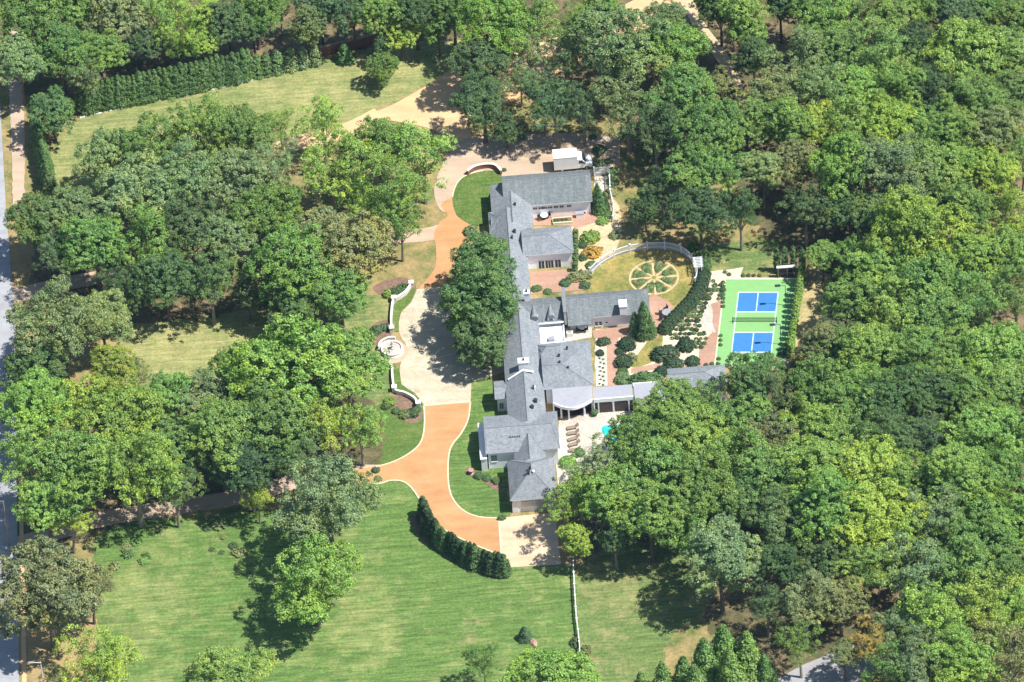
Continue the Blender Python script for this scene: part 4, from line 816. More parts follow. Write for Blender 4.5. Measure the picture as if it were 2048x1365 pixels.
# ------------------------------------------------------------ trees one can single out
T = [
 # top left woods
 (55, 30, 78, 'M', 'round', 'mid green tree filling the top left corner beside the road'), (150, 15, 66, 'L', 'round', 'light green tree at the top edge, second from the top left corner'),
 (40, 130, 62, 'B', 'wide', 'grey-green tree over the road edge below the top left corner'), (120, 105, 66, 'M', 'round', 'mid green tree between the road-edge crown and the long hedge'),
 (200, 108, 58, 'M', 'fine', 'tree with fine foliage just above the left part of the long hedge'), (162, 155, 44, 'B', 'airy', 'grey-green loose tree touching the left end of the long hedge'),
 (240, 30, 66, 'O', 'round', 'olive tinted tree at the top edge, third from the top left corner'), (320, 25, 62, 'L', 'airy', 'light green airy tree at the top edge left of the dark ones'),
 (290, 84, 42, 'D', 'round', 'dark green small crown in the gap above the long hedge'), (385, 55, 58, 'Y', 'airy', 'yellowish airy tree in the middle of the top left woods'),
 (345, 92, 38, 'L', 'airy', 'low light tree hanging toward the long hedge'), (402, 84, 42, 'L', 'wide', 'light green spreading tree directly above the middle of the long hedge'),
 (455, 45, 55, 'D', 'round', 'dark tree at the top right of the yellowish airy tree'), (510, 25, 55, 'M', 'round', 'mid green tree at the top edge left of the pale clearing strip'),
 (505, 52, 40, 'D', 'wide', 'dark spreading tree above the right part of the long hedge'), (560, 20, 38, 'M', 'airy', 'small loose tree at the top edge by the pale clearing strip'),
 (616, 58, 40, 'B', 'tall', 'pale grey-green conical tree behind the right end of the long hedge'), (640, 20, 52, 'D', 'round', 'very dark tree at the top edge behind the conical tree'),
 (705, 25, 55, 'D', 'fine', 'dark fine-leaved tree above the brick boundary wall'), (760, 30, 55, 'M', 'round', 'mid green tree at the top edge above the brick wall end'),
 (800, 70, 38, 'Y', 'wide', 'yellow-green small tree right of the brick boundary wall'), (770, 90, 26, 'D', 'round', 'little dark tree between brick wall and yellow-green tree'),
 (830, 25, 55, 'D', 'round', 'dark tree at the top edge above the upper lawn'), (875, 62, 34, 'M', 'tall', 'narrow mid green tree at the upper right of the upper lawn'),
 (766, 138, 36, 'M', 'round', 'lone small bushy tree on the upper lawn with its shadow below'),
 (105, 228, 52, 'F', 'round', 'rounded dense tree at the left corner of the upper lawn'),
 # top centre
 (905, 20, 55, 'M', 'round', 'mid green tree at the top edge over the sandy drive'), (985, 55, 78, 'L', 'round', 'big light green tree at the top centre of the photo'),
 (1075, 40, 60, 'M', 'airy', 'airy tree at the top edge right of the big light green one'), (958, 130, 58, 'D', 'round', 'dark tree shading the sandy drive, upper of two'),
 (965, 205, 62, 'D', 'fine', 'dark tree shading the sandy drive, lower of two'), (1055, 105, 42, 'B', 'airy', 'thin see-through grey-green tree over the pale sandy ground'),
 (1085, 190, 58, 'D', 'airy', 'dark open tree with a visible straight trunk above the parked van'), (1040, 165, 36, 'B', 'airy', 'small thin tree between the two dark trees and the open tree'),
 (1150, 60, 55, 'M', 'airy', 'loose mid green tree right of the top centre'), (1200, 25, 50, 'M', 'round', 'compact tree at the top edge left of the pale dirt clearing'),
 (1245, 105, 98, 'B', 'fine', 'very large pale grey-green fine-leaved tree above the parked van'), (1165, 215, 55, 'D', 'airy', 'dark loose tree just above the white van'),
 (1255, 215, 70, 'B', 'airy', 'open grey-green tree below the very large pale tree'), (1340, 105, 72, 'L', 'round', 'light green tree right of the very large pale tree'),
 (1330, 40, 44, 'B', 'fine', 'grey-green tree at the top edge right of the pale dirt clearing'), (1360, 200, 72, 'M', 'round', 'mid green tree between the dirt path and the open grey-green tree'),
 (1440, 20, 48, 'D', 'tall', 'dark tall tree at the top edge right of the dirt path'), (1485, 55, 58, 'M', 'tall', 'tall mid green tree right of the dirt path top'),
 (1505, 120, 42, 'D', 'tall', 'dark tall tree right of the lower dirt path'), (1435, 180, 46, 'O', 'airy', 'olive airy tree at the left bank of the dirt path'),
 (1310, 265, 62, 'D', 'airy', 'dark open tree right of the white van'), (1420, 275, 78, 'M', 'round', 'broad mid green tree in the centre of the group above the shaded lawn'),
 (1490, 250, 62, 'M', 'wide', 'spreading mid green tree below the end of the dirt path'), (1390, 345, 62, 'M', 'round', 'mid green tree whose shade darkens the garden above the picket fence'),
 (1455, 340, 52, 'M', 'airy', 'loose tree above the shaded lawn left of the pale conical tree'), (1525, 350, 46, 'B', 'tall', 'pale grey-green upright tree with a bare trunk above the shaded lawn'),
 (1325, 375, 42, 'D', 'airy', 'dark low tree at the left edge of the shaded lawn'), (1400, 425, 58, 'D', 'wide', 'dark spreading tree in deep shade above the picket fence'),
 (1480, 430, 50, 'D', 'airy', 'dark airy tree in deep shade above the tan lawn'), (1290, 420, 30, 'D', 'round', 'little dark tree at the left side of the deep shade'),
 # left groves
 (75, 445, 62, 'F', 'round', 'dark green tree by the road at mid left'), (145, 430, 66, 'B', 'round', 'grey-green tree second from the road at mid left'),
 (215, 320, 62, 'B', 'round', 'grey-green tree at the lower left of the upper lawn'), (300, 300, 68, 'M', 'fine', 'fine-leaved tree at the lower edge of the upper lawn, left'),
 (390, 262, 72, 'L', 'airy', 'light airy tree reaching highest into the upper lawn'), (470, 275, 66, 'M', 'round', 'mid green tree at the lower edge of the upper lawn, centre'),
 (270, 390, 78, 'B', 'wide', 'wide grey-green tree in the middle of the left grove'), (375, 365, 78, 'B', 'fine', 'big fine-leaved grey-green tree in the middle of the left grove'),
 (470, 360, 72, 'B', 'round', 'grey-green tree right of the big fine-leaved one in the left grove'), (555, 330, 50, 'B', 'airy', 'thin tree above the sandy opening of the left grove'),
 (190, 490, 66, 'M', 'round', 'mid green tree above the drive opening near the road'), (120, 515, 52, 'D', 'airy', 'dark loose tree over the drive entrance near the road'),
 (290, 480, 72, 'M', 'airy', 'airy mid green tree above the middle drive'), (380, 460, 70, 'D', 'round', 'dark tree in the heart of the left grove'),
 (455, 480, 62, 'B', 'round', 'grey-green tree left of the lit olive tree pair'), (540, 430, 66, 'M', 'round', 'mid green tree at the right part of the left grove'),
 (250, 575, 50, 'D', 'airy', 'dark open tree below the middle drive'), (330, 560, 60, 'F', 'round', 'dark green tree above the small sunny lawn'),
 (420, 570, 56, 'F', 'airy', 'dark airy tree above the right part of the small sunny lawn'), (495, 590, 34, 'B', 'tall', 'narrow grey-green tree right of the small sunny lawn top'),
 (590, 530, 84, 'M', 'round', 'big mid green tree left of the north driveway bend'), (708, 500, 78, 'O', 'round', 'olive tree with yellowish top left of the north driveway'),
 (640, 470, 52, 'O', 'wide', 'olive spreading tree above the big mid green tree'), (680, 590, 58, 'M', 'wide', 'mid green spreading tree left of the upper garden wall'),
 (600, 610, 46, 'F', 'round', 'dark rounded tree below the big mid green tree'), (560, 640, 34, 'D', 'airy', 'small dark loose tree above the broad light tree'),
 (645, 250, 52, 'L', 'airy', 'light airy tree at the left end of the sandy drive'), (660, 350, 78, 'L', 'airy', 'light see-through tree with visible dark trunk left of the oval lawn'),
 (755, 310, 70, 'M', 'round', 'mid green tree at the foot of the sandy drive'), (845, 320, 66, 'L', 'airy', 'light airy tree right above the north driveway'),
 (800, 455, 44, 'M', 'airy', 'loose tree with visible trunks above the olive lawn by the north driveway'), (788, 392, 66, 'M', 'airy', 'mid green airy tree left of the north driveway'), (560, 250, 36, 'L', 'airy', 'small light tree in the upper lawn edge'), (720, 400, 46, 'L', 'airy', 'low light tree below the see-through tree'),
 # lower left
 (120, 660, 92, 'B', 'fine', 'large dense grey-green tree beside the road left of the small sunny lawn'), (205, 640, 56, 'B', 'round', 'lighter grey-green crown right beside the large dense roadside tree'),
 (70, 740, 58, 'F', 'round', 'dark green tree below the large dense roadside tree'), (220, 745, 50, 'Y', 'round', 'yellow-green tree below the small sunny lawn, left side'),
 (272, 745, 34, 'O', 'airy', 'small dull tree at the lower tip of the small sunny lawn'), (80, 820, 80, 'L', 'round', 'light green tree beside the road at lower left'),
 (170, 830, 76, 'Y', 'airy', 'bright airy tree second from the road at lower left'), (250, 850, 84, 'L', 'round', 'big light green tree in the middle of the lower left grove'),
 (330, 810, 66, 'M', 'round', 'mid green tree in the lower left grove under the small sunny lawn'), (60, 930, 76, 'L', 'airy', 'light airy tree over the road at lower left'),
 (165, 950, 86, 'L', 'round', 'large light tree above the entrance drive near the road'), (270, 950, 84, 'L', 'airy', 'large light airy tree above the middle of the entrance drive'),
 (140, 1040, 42, 'Y', 'airy', 'small bright tree at the near end of the entrance drive'), (340, 900, 62, 'M', 'round', 'mid green tree above the right part of the entrance drive'),
 (410, 800, 62, 'B', 'round', 'grey-green tree left of the broad light tree'), (470, 760, 58, 'M', 'wide', 'spreading tree at the left rim of the broad light tree'),
 (575, 735, 108, 'L', 'wide', 'very broad flat-topped light green tree left of the fountain'), (690, 740, 84, 'L', 'wide', 'wide light green tree touching the fountain terrace'),
 (440, 880, 80, 'M', 'round', 'mid green tree right of the middle lower left grove'), (545, 850, 84, 'M', 'round', 'mid green rounded tree below the very broad tree'),
 (655, 850, 62, 'Y', 'airy', 'bright yellow-green tree left of the lower lawn'), (720, 860, 48, 'L', 'airy', 'light green small tree at the left rim of the lower lawn'),
 (500, 940, 60, 'D', 'round', 'dark tree shading the right end of the entrance drive'), (590, 930, 56, 'D', 'airy', 'dark loose tree left of the round grey tree'),
 (515, 1000, 34, 'Y', 'airy', 'small yellowish tree beside the entrance drive'), (655, 1012, 92, 'B', 'fine', 'round silver grey-green tree left of the front lawn'),
 (628, 1172, 92, 'L', 'fine', 'dense rounded light tree on the front lawn casting a dark shadow'), (95, 1190, 96, 'R', 'round', 'brownish olive round tree beside the road at lower left'),
 (180, 1180, 44, 'O', 'fine', 'olive tree merging with the right side of the brownish roadside tree'), (195, 1330, 72, 'Y', 'airy', 'yellow-green tree at the bottom left corner'),
 (110, 1360, 36, 'O', 'airy', 'small olive tree at the bottom edge near the road'), (465, 1375, 78, 'L', 'round', 'light green tree cut by the bottom edge, left of centre'),
 (1100, 1380, 82, 'L', 'round', 'light green tree cut by the bottom edge, below the front lawn'), (968, 1325, 36, 'M', 'airy', 'small loose tree left of the bottom edge tree'),
 (1150, 1355, 44, 'L', 'airy', 'light loose tree cut by the bottom edge at the white rail fence end'),
 # the great evergreen at the forecourt
 (968, 545, 66, 'F', 'dense', 'uppermost of the three joined tall dark evergreen crowns between forecourt and house'), (960, 620, 76, 'F', 'dense', 'middle of the three joined tall dark evergreen crowns between forecourt and house'),
 (964, 690, 56, 'F', 'dense', 'lowest of the three joined tall dark evergreen crowns between forecourt and house'),
 (1012, 258, 38, 'D', 'wide', 'low dark spreading tree at the top of the shaded parking court'), (1112, 226, 52, 'D', 'airy', 'dark loose tree directly left above the white van'),
 (92, 1005, 58, 'L', 'round', 'light green tree over the near end of the entrance drive by the road'), (350, 985, 46, 'F', 'airy', 'deep green loose tree in front of the middle of the entrance drive'),
 (1395, 90, 34, 'M', 'airy', 'small mid green tree on the left bank of the dirt path'), (1130, 120, 44, 'B', 'airy', 'thin grey-green tree between sandy openings at top centre'), (1415, -5, 40, 'M', 'round', 'mid green tree at the very top edge beside the dirt path'),
 # around pool
 (1288, 888, 72, 'M', 'round', 'mid green tree overhanging the turquoise pool'), (1345, 830, 70, 'L', 'round', 'light green tree in front of the pool house'),
 (1415, 815, 52, 'M', 'airy', 'airy tree at the right end of the pool house'), (1195, 935, 60, 'B', 'airy', 'grey-green loose tree at the pool terrace edge'),
 (1390, 890, 76, 'L', 'round', 'light green tree second below the pool house'), (1310, 950, 82, 'M', 'round', 'mid green tree below the pool'),
 (1160, 985, 46, 'Y', 'airy', 'yellow-green airy tree at the pool terrace corner by the garage'), (1220, 1000, 66, 'L', 'round', 'light green tree right of the garage'),
 (1125, 1010, 46, 'L', 'airy', 'light airy tree reaching over the garage roof'), (1300, 1030, 76, 'M', 'round', 'mid green tree above the dark shade of the meadow'),
 (1400, 985, 80, 'M', 'round', 'mid green tree right of the tree above the meadow shade'), (1380, 1060, 56, 'M', 'airy', 'airy tree at the upper rim of the meadow'),
 (1148, 1085, 36, 'Y', 'tall', 'young yellow-green tree at the top end of the white rail fence'), (1230, 1075, 40, 'D', 'airy', 'dark low tree in the shade right of the young tree'),
 # lower right solitary ones
 (1440, 1130, 76, 'B', 'tall', 'tall pale grey-green tree at the right side of the meadow'), (1610, 1215, 60, 'O', 'airy', 'olive loose tree above the grey back road'),
 (1535, 1210, 42, 'D', 'airy', 'dark small tree behind the bottom row of conifers'), (1745, 1285, 44, 'A', 'airy', 'golden orange tinted tree at the top end of the grey back road'),
 (1800, 1260, 50, 'B', 'fine', 'blue grey-green tree beside the golden tree'), (1600, 1290, 44, 'M', 'airy', 'low green tree left of the grey back road'), (1780, 1350, 52, 'M', 'airy', 'mid green tree right of the grey back road at the bottom edge'),
 (1985, 350, 56, 'Y', 'round', 'brightest yellow-green tree near the right edge, upper half'), (1645, 512, 36, 'M', 'round', 'small round tree right of the columnar cypresses'),
 (1510, 770, 66, 'F', 'round', 'dark green tree overlapping the lower edge of the green court'), (1570, 800, 58, 'R', 'fine', 'brownish olive tree below the green court'),
]
EG = {'M': 'F'}
for px, py, r_, k, kd, lab in T:
    hf = 0.94
    if 'three joined tall' in lab: hf = 0.70
    if r_ < 40: hf = 0.8
    if 'low dark spreading' in lab: hf = 0.6
    if 'lone small bushy' in lab: hf = 0.55
    if 'rounded dense tree' in lab: hf = 0.7
    if 'casting a dark shadow' in lab: hf = 0.72
    if px < 560 and 780 < py < 1050 and r_ > 55: hf = 1.0
    if px < 860 and py > 230 and hf == 0.94: r_ *= 1.07
    tree(px, py, r_, k, lab, kd, hf, 'crowns joined beside the forecourt' if 'three joined tall' in lab else None)
# woods on the right, in rows from the top edge down, each row from left to right
ROWS = [
 [(1560, 10, 48, 'D'), (1640, 40, 62, 'M'), (1715, 15, 58, 'M'), (1785, 40, 55, 'M'), (1850, 15, 50, 'M'), (1915, 35, 52, 'D'), (1975, 15, 48, 'M'), (2035, 40, 55, 'M')],
 [(1605, 115, 66, 'B'), (1690, 105, 58, 'M'), (1765, 115, 62, 'M'), (1835, 95, 48, 'D'), (1925, 110, 76, 'L'), (2015, 115, 60, 'M')],
 [(1560, 190, 56, 'O'), (1640, 185, 60, 'B'), (1715, 190, 56, 'L'), (1790, 180, 60, 'M'), (1865, 185, 56, 'D'), (1945, 200, 62, 'M'), (2030, 195, 56, 'M')],
 [(1570, 260, 56, 'M'), (1640, 250, 46, 'Y'), (1700, 265, 58, 'L'), (1780, 265, 66, 'Y'), (1860, 265, 58, 'M'), (1925, 270, 50, 'L'), (2000, 265, 56, 'O')],
 [(1600, 330, 50, 'O'), (1690, 345, 64, 'L'), (1775, 350, 76, 'B'), (1860, 350, 60, 'M'), (1925, 340, 50, 'L'), (2045, 320, 46, 'M')],
 [(1610, 420, 48, 'D'), (1700, 425, 40, 'F'), (1755, 440, 52, 'F'), (1840, 480, 90, 'Y'), (1935, 440, 58, 'M'), (2015, 430, 66, 'Y')],
 [(1716, 535, 54, 'M'), (1760, 540, 60, 'L'), (1850, 575, 70, 'M'), (1935, 535, 62, 'L'), (2015, 520, 62, 'L')],
 [(1692, 668, 50, 'O'), (1720, 620, 60, 'M'), (1790, 630, 62, 'L'), (1880, 650, 64, 'M'), (1955, 620, 58, 'M'), (2030, 600, 56, 'M')],
 [(1642, 712, 48, 'O'), (1675, 710, 56, 'M'), (1745, 710, 62, 'L'), (1825, 720, 66, 'M'), (1975, 715, 70, 'L'), (1905, 740, 52, 'M'), (2045, 700, 46, 'M')],
 [(1480, 850, 58, 'M'), (1640, 790, 62, 'M'), (1720, 790, 60, 'L'), (1795, 800, 62, 'F'), (1870, 800, 56, 'F'), (1945, 810, 62, 'M'), (2025, 790, 60, 'M')],
 [(1470, 930, 66, 'M'), (1550, 890, 62, 'R'), (1630, 870, 68, 'L'), (1705, 870, 60, 'M'), (1780, 880, 60, 'F'), (1855, 890, 52, 'D'), (1960, 885, 74, 'L'), (2040, 880, 58, 'M')],
 [(1540, 965, 68, 'M'), (1625, 955, 70, 'L'), (1730, 955, 78, 'Y'), (1830, 970, 62, 'M'), (1910, 975, 70, 'L'), (1995, 970, 68, 'M')],
 [(1480, 1010, 54, 'F'), (1570, 1045, 62, 'B'), (1655, 1035, 72, 'M'), (1760, 1060, 82, 'Y'), (1855, 1060, 76, 'B'), (1950, 1060, 72, 'M'), (2035, 1050, 60, 'L')],
 [(1560, 1130, 48, 'D'), (1650, 1120, 54, 'F'), (1735, 1135, 60, 'L'), (1840, 1150, 68, 'B'), (1930, 1150, 60, 'M'), (2020, 1140, 60, 'M')],
 [(1680, 1200, 48, 'O'), (1880, 1240, 80, 'L'), (1975, 1225, 76, 'Y'), (2045, 1220, 52, 'L')],
 [(1690, 1310, 30, 'O'), (1850, 1320, 62, 'B'), (1930, 1330, 70, 'L'), (2020, 1320, 70, 'O')],
]
ORD = ['first', 'second', 'third', 'fourth', 'fifth', 'sixth', 'seventh', 'eighth', 'ninth', 'tenth', 'eleventh', 'twelfth', 'thirteenth', 'fourteenth', 'fifteenth', 'sixteenth']
TONE['F'] = 'deep green'
for ri, row in enumerate(ROWS):
    row = sorted(row)
    for i, (px, py, r_, k) in enumerate(row):
        pos = 'leftmost' if i == 0 else 'rightmost' if i == len(row)-1 else ORD[i]+' from the left'
        kd = rt.choice(['round', 'round', 'airy', 'fine', 'tall', 'wide']) if k != 'B' else rt.choice(['fine', 'airy'])
        tree(px, py, r_*1.08, k, f"{TONE[k]} tree, {pos.replace('the ', '')} in the {ORD[ri]} row down of the right-hand woods", kd, 0.55 if px < 1730 and 480 < py < 720 else 0.92, 'trees of the right-hand woods')
# ------------------------------------------------------------ hedges and evergreens
g1 = 'evergreens of the long hedge above the upper lawn'
hp = spline([(168, 226), (260, 206), (380, 182), (480, 160), (505, 152)], 4)
wp = W(hp); tot = sum(math.dist(wp[i], wp[i+1]) for i in range(len(wp)-1))
def along(wp, step):
    d = 0; out = []; acc = 0
    for i in range(len(wp)-1):
        l = math.dist(wp[i], wp[i+1])
        while acc <= l: t = acc/l; out.append((wp[i][0]+(wp[i+1][0]-wp[i][0])*t, wp[i][1]+(wp[i+1][1]-wp[i][1])*t)); acc += step
        acc -= l
    return out
def put(protos, x, y, h, h0, key, label, cat, group, name, wf=1.0, jit=0.1):
    me, tm = rt.choice(protos); s = h/h0*rt.uniform(1-jit, 1+jit)
    e = empty(name, (x, y, 0), rt.uniform(0, 6.28), label, cat, group); e.scale = (s*wf, s*wf, s)
    c = mesh_obj('crown', me, e); c.color = jitc(key, 0.12); mesh_obj('trunk', tm, e); return e
for x, y in along(wp, 0.85): put(ARB, x, y+0.2+rt.uniform(-.2, .2), 5.8, 4.0, 'F', 'dense evergreen in the unbroken left part of the long hedge', 'hedge tree', g1, 'hedge_evergreen', 0.85, 0.06)
for i, px in enumerate((516, 533, 556, 583, 606, 630)):
    q = G(px, 152-(px-516)*0.19); put(BALL and ARB, q.x, q.y+0.5, 4.2, 4.0, 'B' if i > 2 else 'F', f"rounded evergreen, {ORD[i]} from the left of the six separate ones at the hedge's right end", 'hedge tree', 'separate evergreens at the right end of the long hedge', 'hedge_evergreen', 1.3, 0.04)
q = G(690, 122); put(ARB, q.x, q.y, 3.6, 4.0, 'F', 'round dark bush in front of the brick boundary wall', 'bush', None, 'round_bush', 1.5, 0)
wl = W(spline([(76, 275), (84, 310), (92, 345), (100, 385)], 4))
for x, y in along(wl, 1.1): put(ARB, x, y, 4.6, 4.0, 'F', 'evergreen of the short hedge between road and upper lawn', 'hedge tree', 'evergreens of the roadside hedge', 'hedge_evergreen', 1.0, 0.08)
wc = W(spline([(846, 1032), (856, 1058), (872, 1082), (900, 1104), (930, 1122), (960, 1136), (990, 1146), (1012, 1148)], 5))
for x, y in along(wc, 0.62): put(ARB, x+rt.uniform(-.25, .25), y+rt.uniform(-.2, .2), 4.3, 4.0, rt.choice('EEF'), 'pointed evergreen in the curved hedge below the orange driveway', 'hedge tree', 'evergreens of the curved driveway hedge', 'hedge_evergreen', 0.95, 0.12)
# columnar cypresses by the court
wk = W([(1604, 562), (1580, 720)])
for x, y in along(wk, 1.22): put(COLM, x, y, 3.9, 4.0, 'L', 'narrow cypress in the row along the right side of the court', 'cypress', 'cypresses along the right side of the court', 'columnar_cypress', 1.0, 0.08)
for i, px in enumerate((1555, 1571, 1588, 1606)):
    q = G(px, 549); put(COLM, q.x, q.y+0.6, 5.4, 4.0, 'F', f"tall dark cypress behind the shelter, {['leftmost', 'second from the left', 'third from the left', 'rightmost'][i]} of the four above the court", 'cypress', 'four cypresses above the court', 'columnar_cypress', 0.72, 0.03)
# conifers
for px, py, h, lab in ((1412, 1372, 7.5, 'pointed conifer at the bottom edge, middle of the front row'), (1450, 1352, 8.0, 'pointed conifer right of the middle one, slightly higher up'), (1497, 1358, 7.5, 'rightmost pointed conifer at the bottom edge by the grey back road'),
                       (1462, 1392, 7.5, 'pointed conifer in front of the two right-hand ones'), (1370, 1395, 6.5, 'pointed conifer left of the middle one at the bottom edge'), (1328, 1400, 6.0, 'leftmost tall conifer at the bottom edge'), (1285, 1400, 4.5, 'small conifer left of the row at the bottom edge'), (1532, 1368, 4.6, 'low conifer at the foot of the rightmost pointed one by the grey back road'), (1392, 1418, 7.0, 'conifer in the nearest row, below the middle pointed conifer')):
    simple_tree(CONE, px, py, h*1.28, 'M', lab, 'conifer', 'pointed conifers at the bottom edge', 'pointed_conifer', 6.0)
for px, py, h, k, lab in ((1271, 667, 4.4, 'F', 'dark narrow conifer left of the tall one at the end of the middle wing'), (1290, 668, 6.6, 'F', 'tallest dark conifer at the end of the middle wing'), (1283, 677, 3.8, 'E', 'short dark conifer in front of the tallest one'), (1302, 672, 3.8, 'F', 'dark conifer right of the tallest one beside the brick terrace'),
                          (1201, 424, 4.8, 'F', 'dark conical evergreen at the end of the north wing, front'), (1196, 410, 4.4, 'F', 'dark conical evergreen at the end of the north wing, rear'), (1209, 420, 3.6, 'E', 'short conical evergreen right of the two at the north wing end'),
                          (1050, 1279, 2.6, 'D', 'small dark spruce beside the pinkish boulder on the front lawn')):
    simple_tree(CONE, px, py, h, k, lab, 'conifer', None, 'dark_conifer', 6.0, wf=0.9 if h > 3 else 1.5)
for i in range(6):
    q = G(1152-i*0.3, 478+i*13); put(COLM, q.x, q.y, 2.2, 4.0, 'F', 'clipped evergreen in the narrow row along the bay room wall', 'hedge plant', 'clipped evergreens along the bay room wall', 'hedge_evergreen', 1.5, 0.05)
# curved hedge between the oval garden and the rose bed
wh = W(spline([(1408, 552), (1402, 575), (1388, 600), (1368, 622), (1345, 645), (1330, 662)], 4))
for x, y in along(wh, 0.85):
    o = mesh_obj('clipped_hedge', rt.choice(FINEB)); o.location = (x, y, 0); o.scale = (1.15, 1.15, 1.5); o.color = jitc('E', 0.08)
    tag(o, 'clipped dark bush in the thick curved hedge right of the oval garden', 'hedge bush', 'bushes of the curved garden hedge')
# clipped shrubs: (x, y, radius px, key, label, height factor, aspect)
SH = [(1253, 688, 19, 'E', 'round clipped shrub just below the dark conifers', 1, (1, 1)), (1247, 722, 19, 'E', 'round clipped shrub right of the brick path, second from the top', 1, (1, 1)),
 (1262, 716, 12, 'O', 'yellowish small shrub touching the second clipped shrub', 1, (1, 1)), (1246, 757, 16, 'B', 'grey-green loose shrub at the foot of the brick path', 1, (1, 1)), (1245, 744, 12, 'F', 'small dark shrub just above the grey-green loose shrub', 1, (1, 1)),
 (1238, 703, 9, 'E', 'tiny dark shrub left between the two round clipped shrubs', 1, (1, 1)),
 (1291, 757, 32, 'F', 'long low green shrub mound above the flat walkway roof', 0.6, (1.1, 0.6)), (1330, 706, 27, 'E', 'wide dark clipped shrub in the middle of the garden', 0.8, (1.1, 0.8)), (1372, 690, 19, 'E', 'dark clipped shrub right above the wide one', 1, (1, 1)),
 (1347, 727, 21, 'E', 'dark clipped shrub behind the pool house ridge, left', 0.8, (1, 0.8)), (1385, 722, 15, 'E', 'dark clipped shrub behind the pool house ridge, right', 1, (1, 1)), (1323, 742, 14, 'E', 'dark shrub at the left corner of the pool house', 1, (1, 1)),
 (1207, 683, 15, 'E', 'square clipped dark shrub at the corner of the big hip room', 0.8, (1, 0.8)), (1200, 706, 9, 'E', 'round dark ball shrub below the square clipped shrub', 1, (1, 1)),
 (1158, 552, 26, 'O', 'long clipped shrub below the bay room corner', 0.7, (1, 0.45)), (1180, 474, 20, 'L', 'light green leafy shrub in the bed right of the bay room', 0.9, (1, 0.8)), (1185, 504, 19, 'G', 'bright orange flowering shrub in the bed right of the bay room', 0.8, (1.1, 0.8)),
 (1165, 490, 9, 'D', 'small dark shrub left of the orange shrub', 1, (1, 1)), (1166, 515, 9, 'D', 'small dark shrub lower left of the orange shrub', 1, (1, 1)), (1183, 530, 12, 'F', 'dark green shrub below the orange shrub', 1, (1, 1)), (1205, 442, 12, 'L', 'light shrub right of the brick terrace', 0.8, (1, 1)), (1216, 430, 12, 'F', 'green shrub near the short white fence', 0.9, (1, 1)),
 (1073, 577, 12, 'F', 'square clipped shrub at the left of the brick courtyard', 0.8, (1, 0.8)), (1095, 583, 9, 'F', 'small shrub at the lower edge of the brick courtyard', 0.8, (1, 1)), (1130, 566, 11, 'D', 'dark shrub in the middle right of the brick courtyard', 0.8, (1, 1)), (1170, 570, 11, 'D', 'dark shrub at the right edge of the brick courtyard', 0.8, (1, 1)),
 (957, 951, 10, 'F', 'leftmost of the three round bushes before the garage', 1, (1, 1)), (974, 956, 9, 'F', 'middle of the three round bushes before the garage', 1, (1, 1)), (992, 961, 10, 'F', 'rightmost of the three round bushes before the garage', 1, (1, 1)),
 (741, 672, 12, 'D', 'dark shrub at the left of the bed above the fountain', 1, (1, 1)), (752, 660, 12, 'D', 'dark shrub in the middle of the bed above the fountain', 1, (1, 1)), (768, 655, 10, 'D', 'dark shrub at the right of the bed above the fountain', 1, (1, 1)), (778, 652, 9, 'D', 'dark little shrub beside the upper garden wall', 1, (1, 1)),
 (793, 584, 14, 'D', 'dark shrub at the top end of the upper garden wall', 1, (1, 1)), (806, 576, 12, 'D', 'dark shrub right of the top end of the upper garden wall', 1, (1, 1)), (778, 588, 12, 'L', 'light shrub left of the top end of the upper garden wall', 1, (1, 1)),
 (780, 803, 12, 'L', 'light green shrub left end of the bed below the lower garden wall', 1, (1, 1)), (772, 812, 9, 'D', 'small dark shrub at the left of the lower bed', 1, (1, 1)), (792, 822, 9, 'F', 'green shrub centre of the lower bed', 1, (1, 1)), (810, 828, 12, 'B', 'grey-green shrub centre right of the lower bed', 1, (1, 1)), (825, 826, 12, 'D', 'dark shrub right end of the lower bed', 1, (1, 1)), (835, 818, 8, 'D', 'dark tiny shrub by the lower garden wall end', 1, (1, 1)),
 (752, 940, 8, 'D', 'small bush at the left mouth of the orange driveway, upper', 1, (1, 1)), (756, 958, 8, 'O', 'small bush at the left mouth of the orange driveway, lower', 1, (1, 1)),
 (942, 462, 14, 'B', 'grey shrub between the orange driveway and the great evergreen', 1, (1, 1)), (1003, 1036, 9, 'D', 'dark shrub at the lower left corner of the garage', 0.8, (1, 0.7)),
 (1008, 340, 5, 'D', 'tiny dark shrub at the end of the courtyard wall', 1, (1, 1)), (1405, 515, 17, 'F', 'dark green shrub right of the arbor', 1.2, (1, 1)), (1390, 495, 15, 'M', 'mid green shrub behind the picket fence near the arbor', 1.1, (1, 1)), (1414, 532, 11, 'F', 'dark shrub at the top of the thick curved hedge', 1.1, (1, 1)),
 (1150, 1285, 13, 'D', 'dark weedy bush left of the lower rail fence', 0.9, (0.7, 1)), (1172, 1300, 12, 'R', 'brownish weedy bush right of the lower rail fence', 0.9, (0.8, 1)), (1158, 905, 12, 'F', 'leafy shrub beside the lowest pool lounger', 1, (1, 1)), (1135, 925, 16, 'L', 'light shrub at the left edge of the pool terrace', 1, (1, 1)), (1230, 470, 12, 'O', 'olive small shrub at the rim of the dry lawn', 0.8, (1, 1))]
for px, py, r_, k, lab, hf, asp in SH: shrub(px, py, r_, k, lab, lib=FINEB if k in 'EF' else BALL, hf=hf, aspect=asp, rz=R(4) if asp != (1, 1) else None)
o = shrub(1190, 829, 7, 'F', 'leafy ball growing in the dark pot by the arcade', name='potted_plant'); o.location.z = 0.55
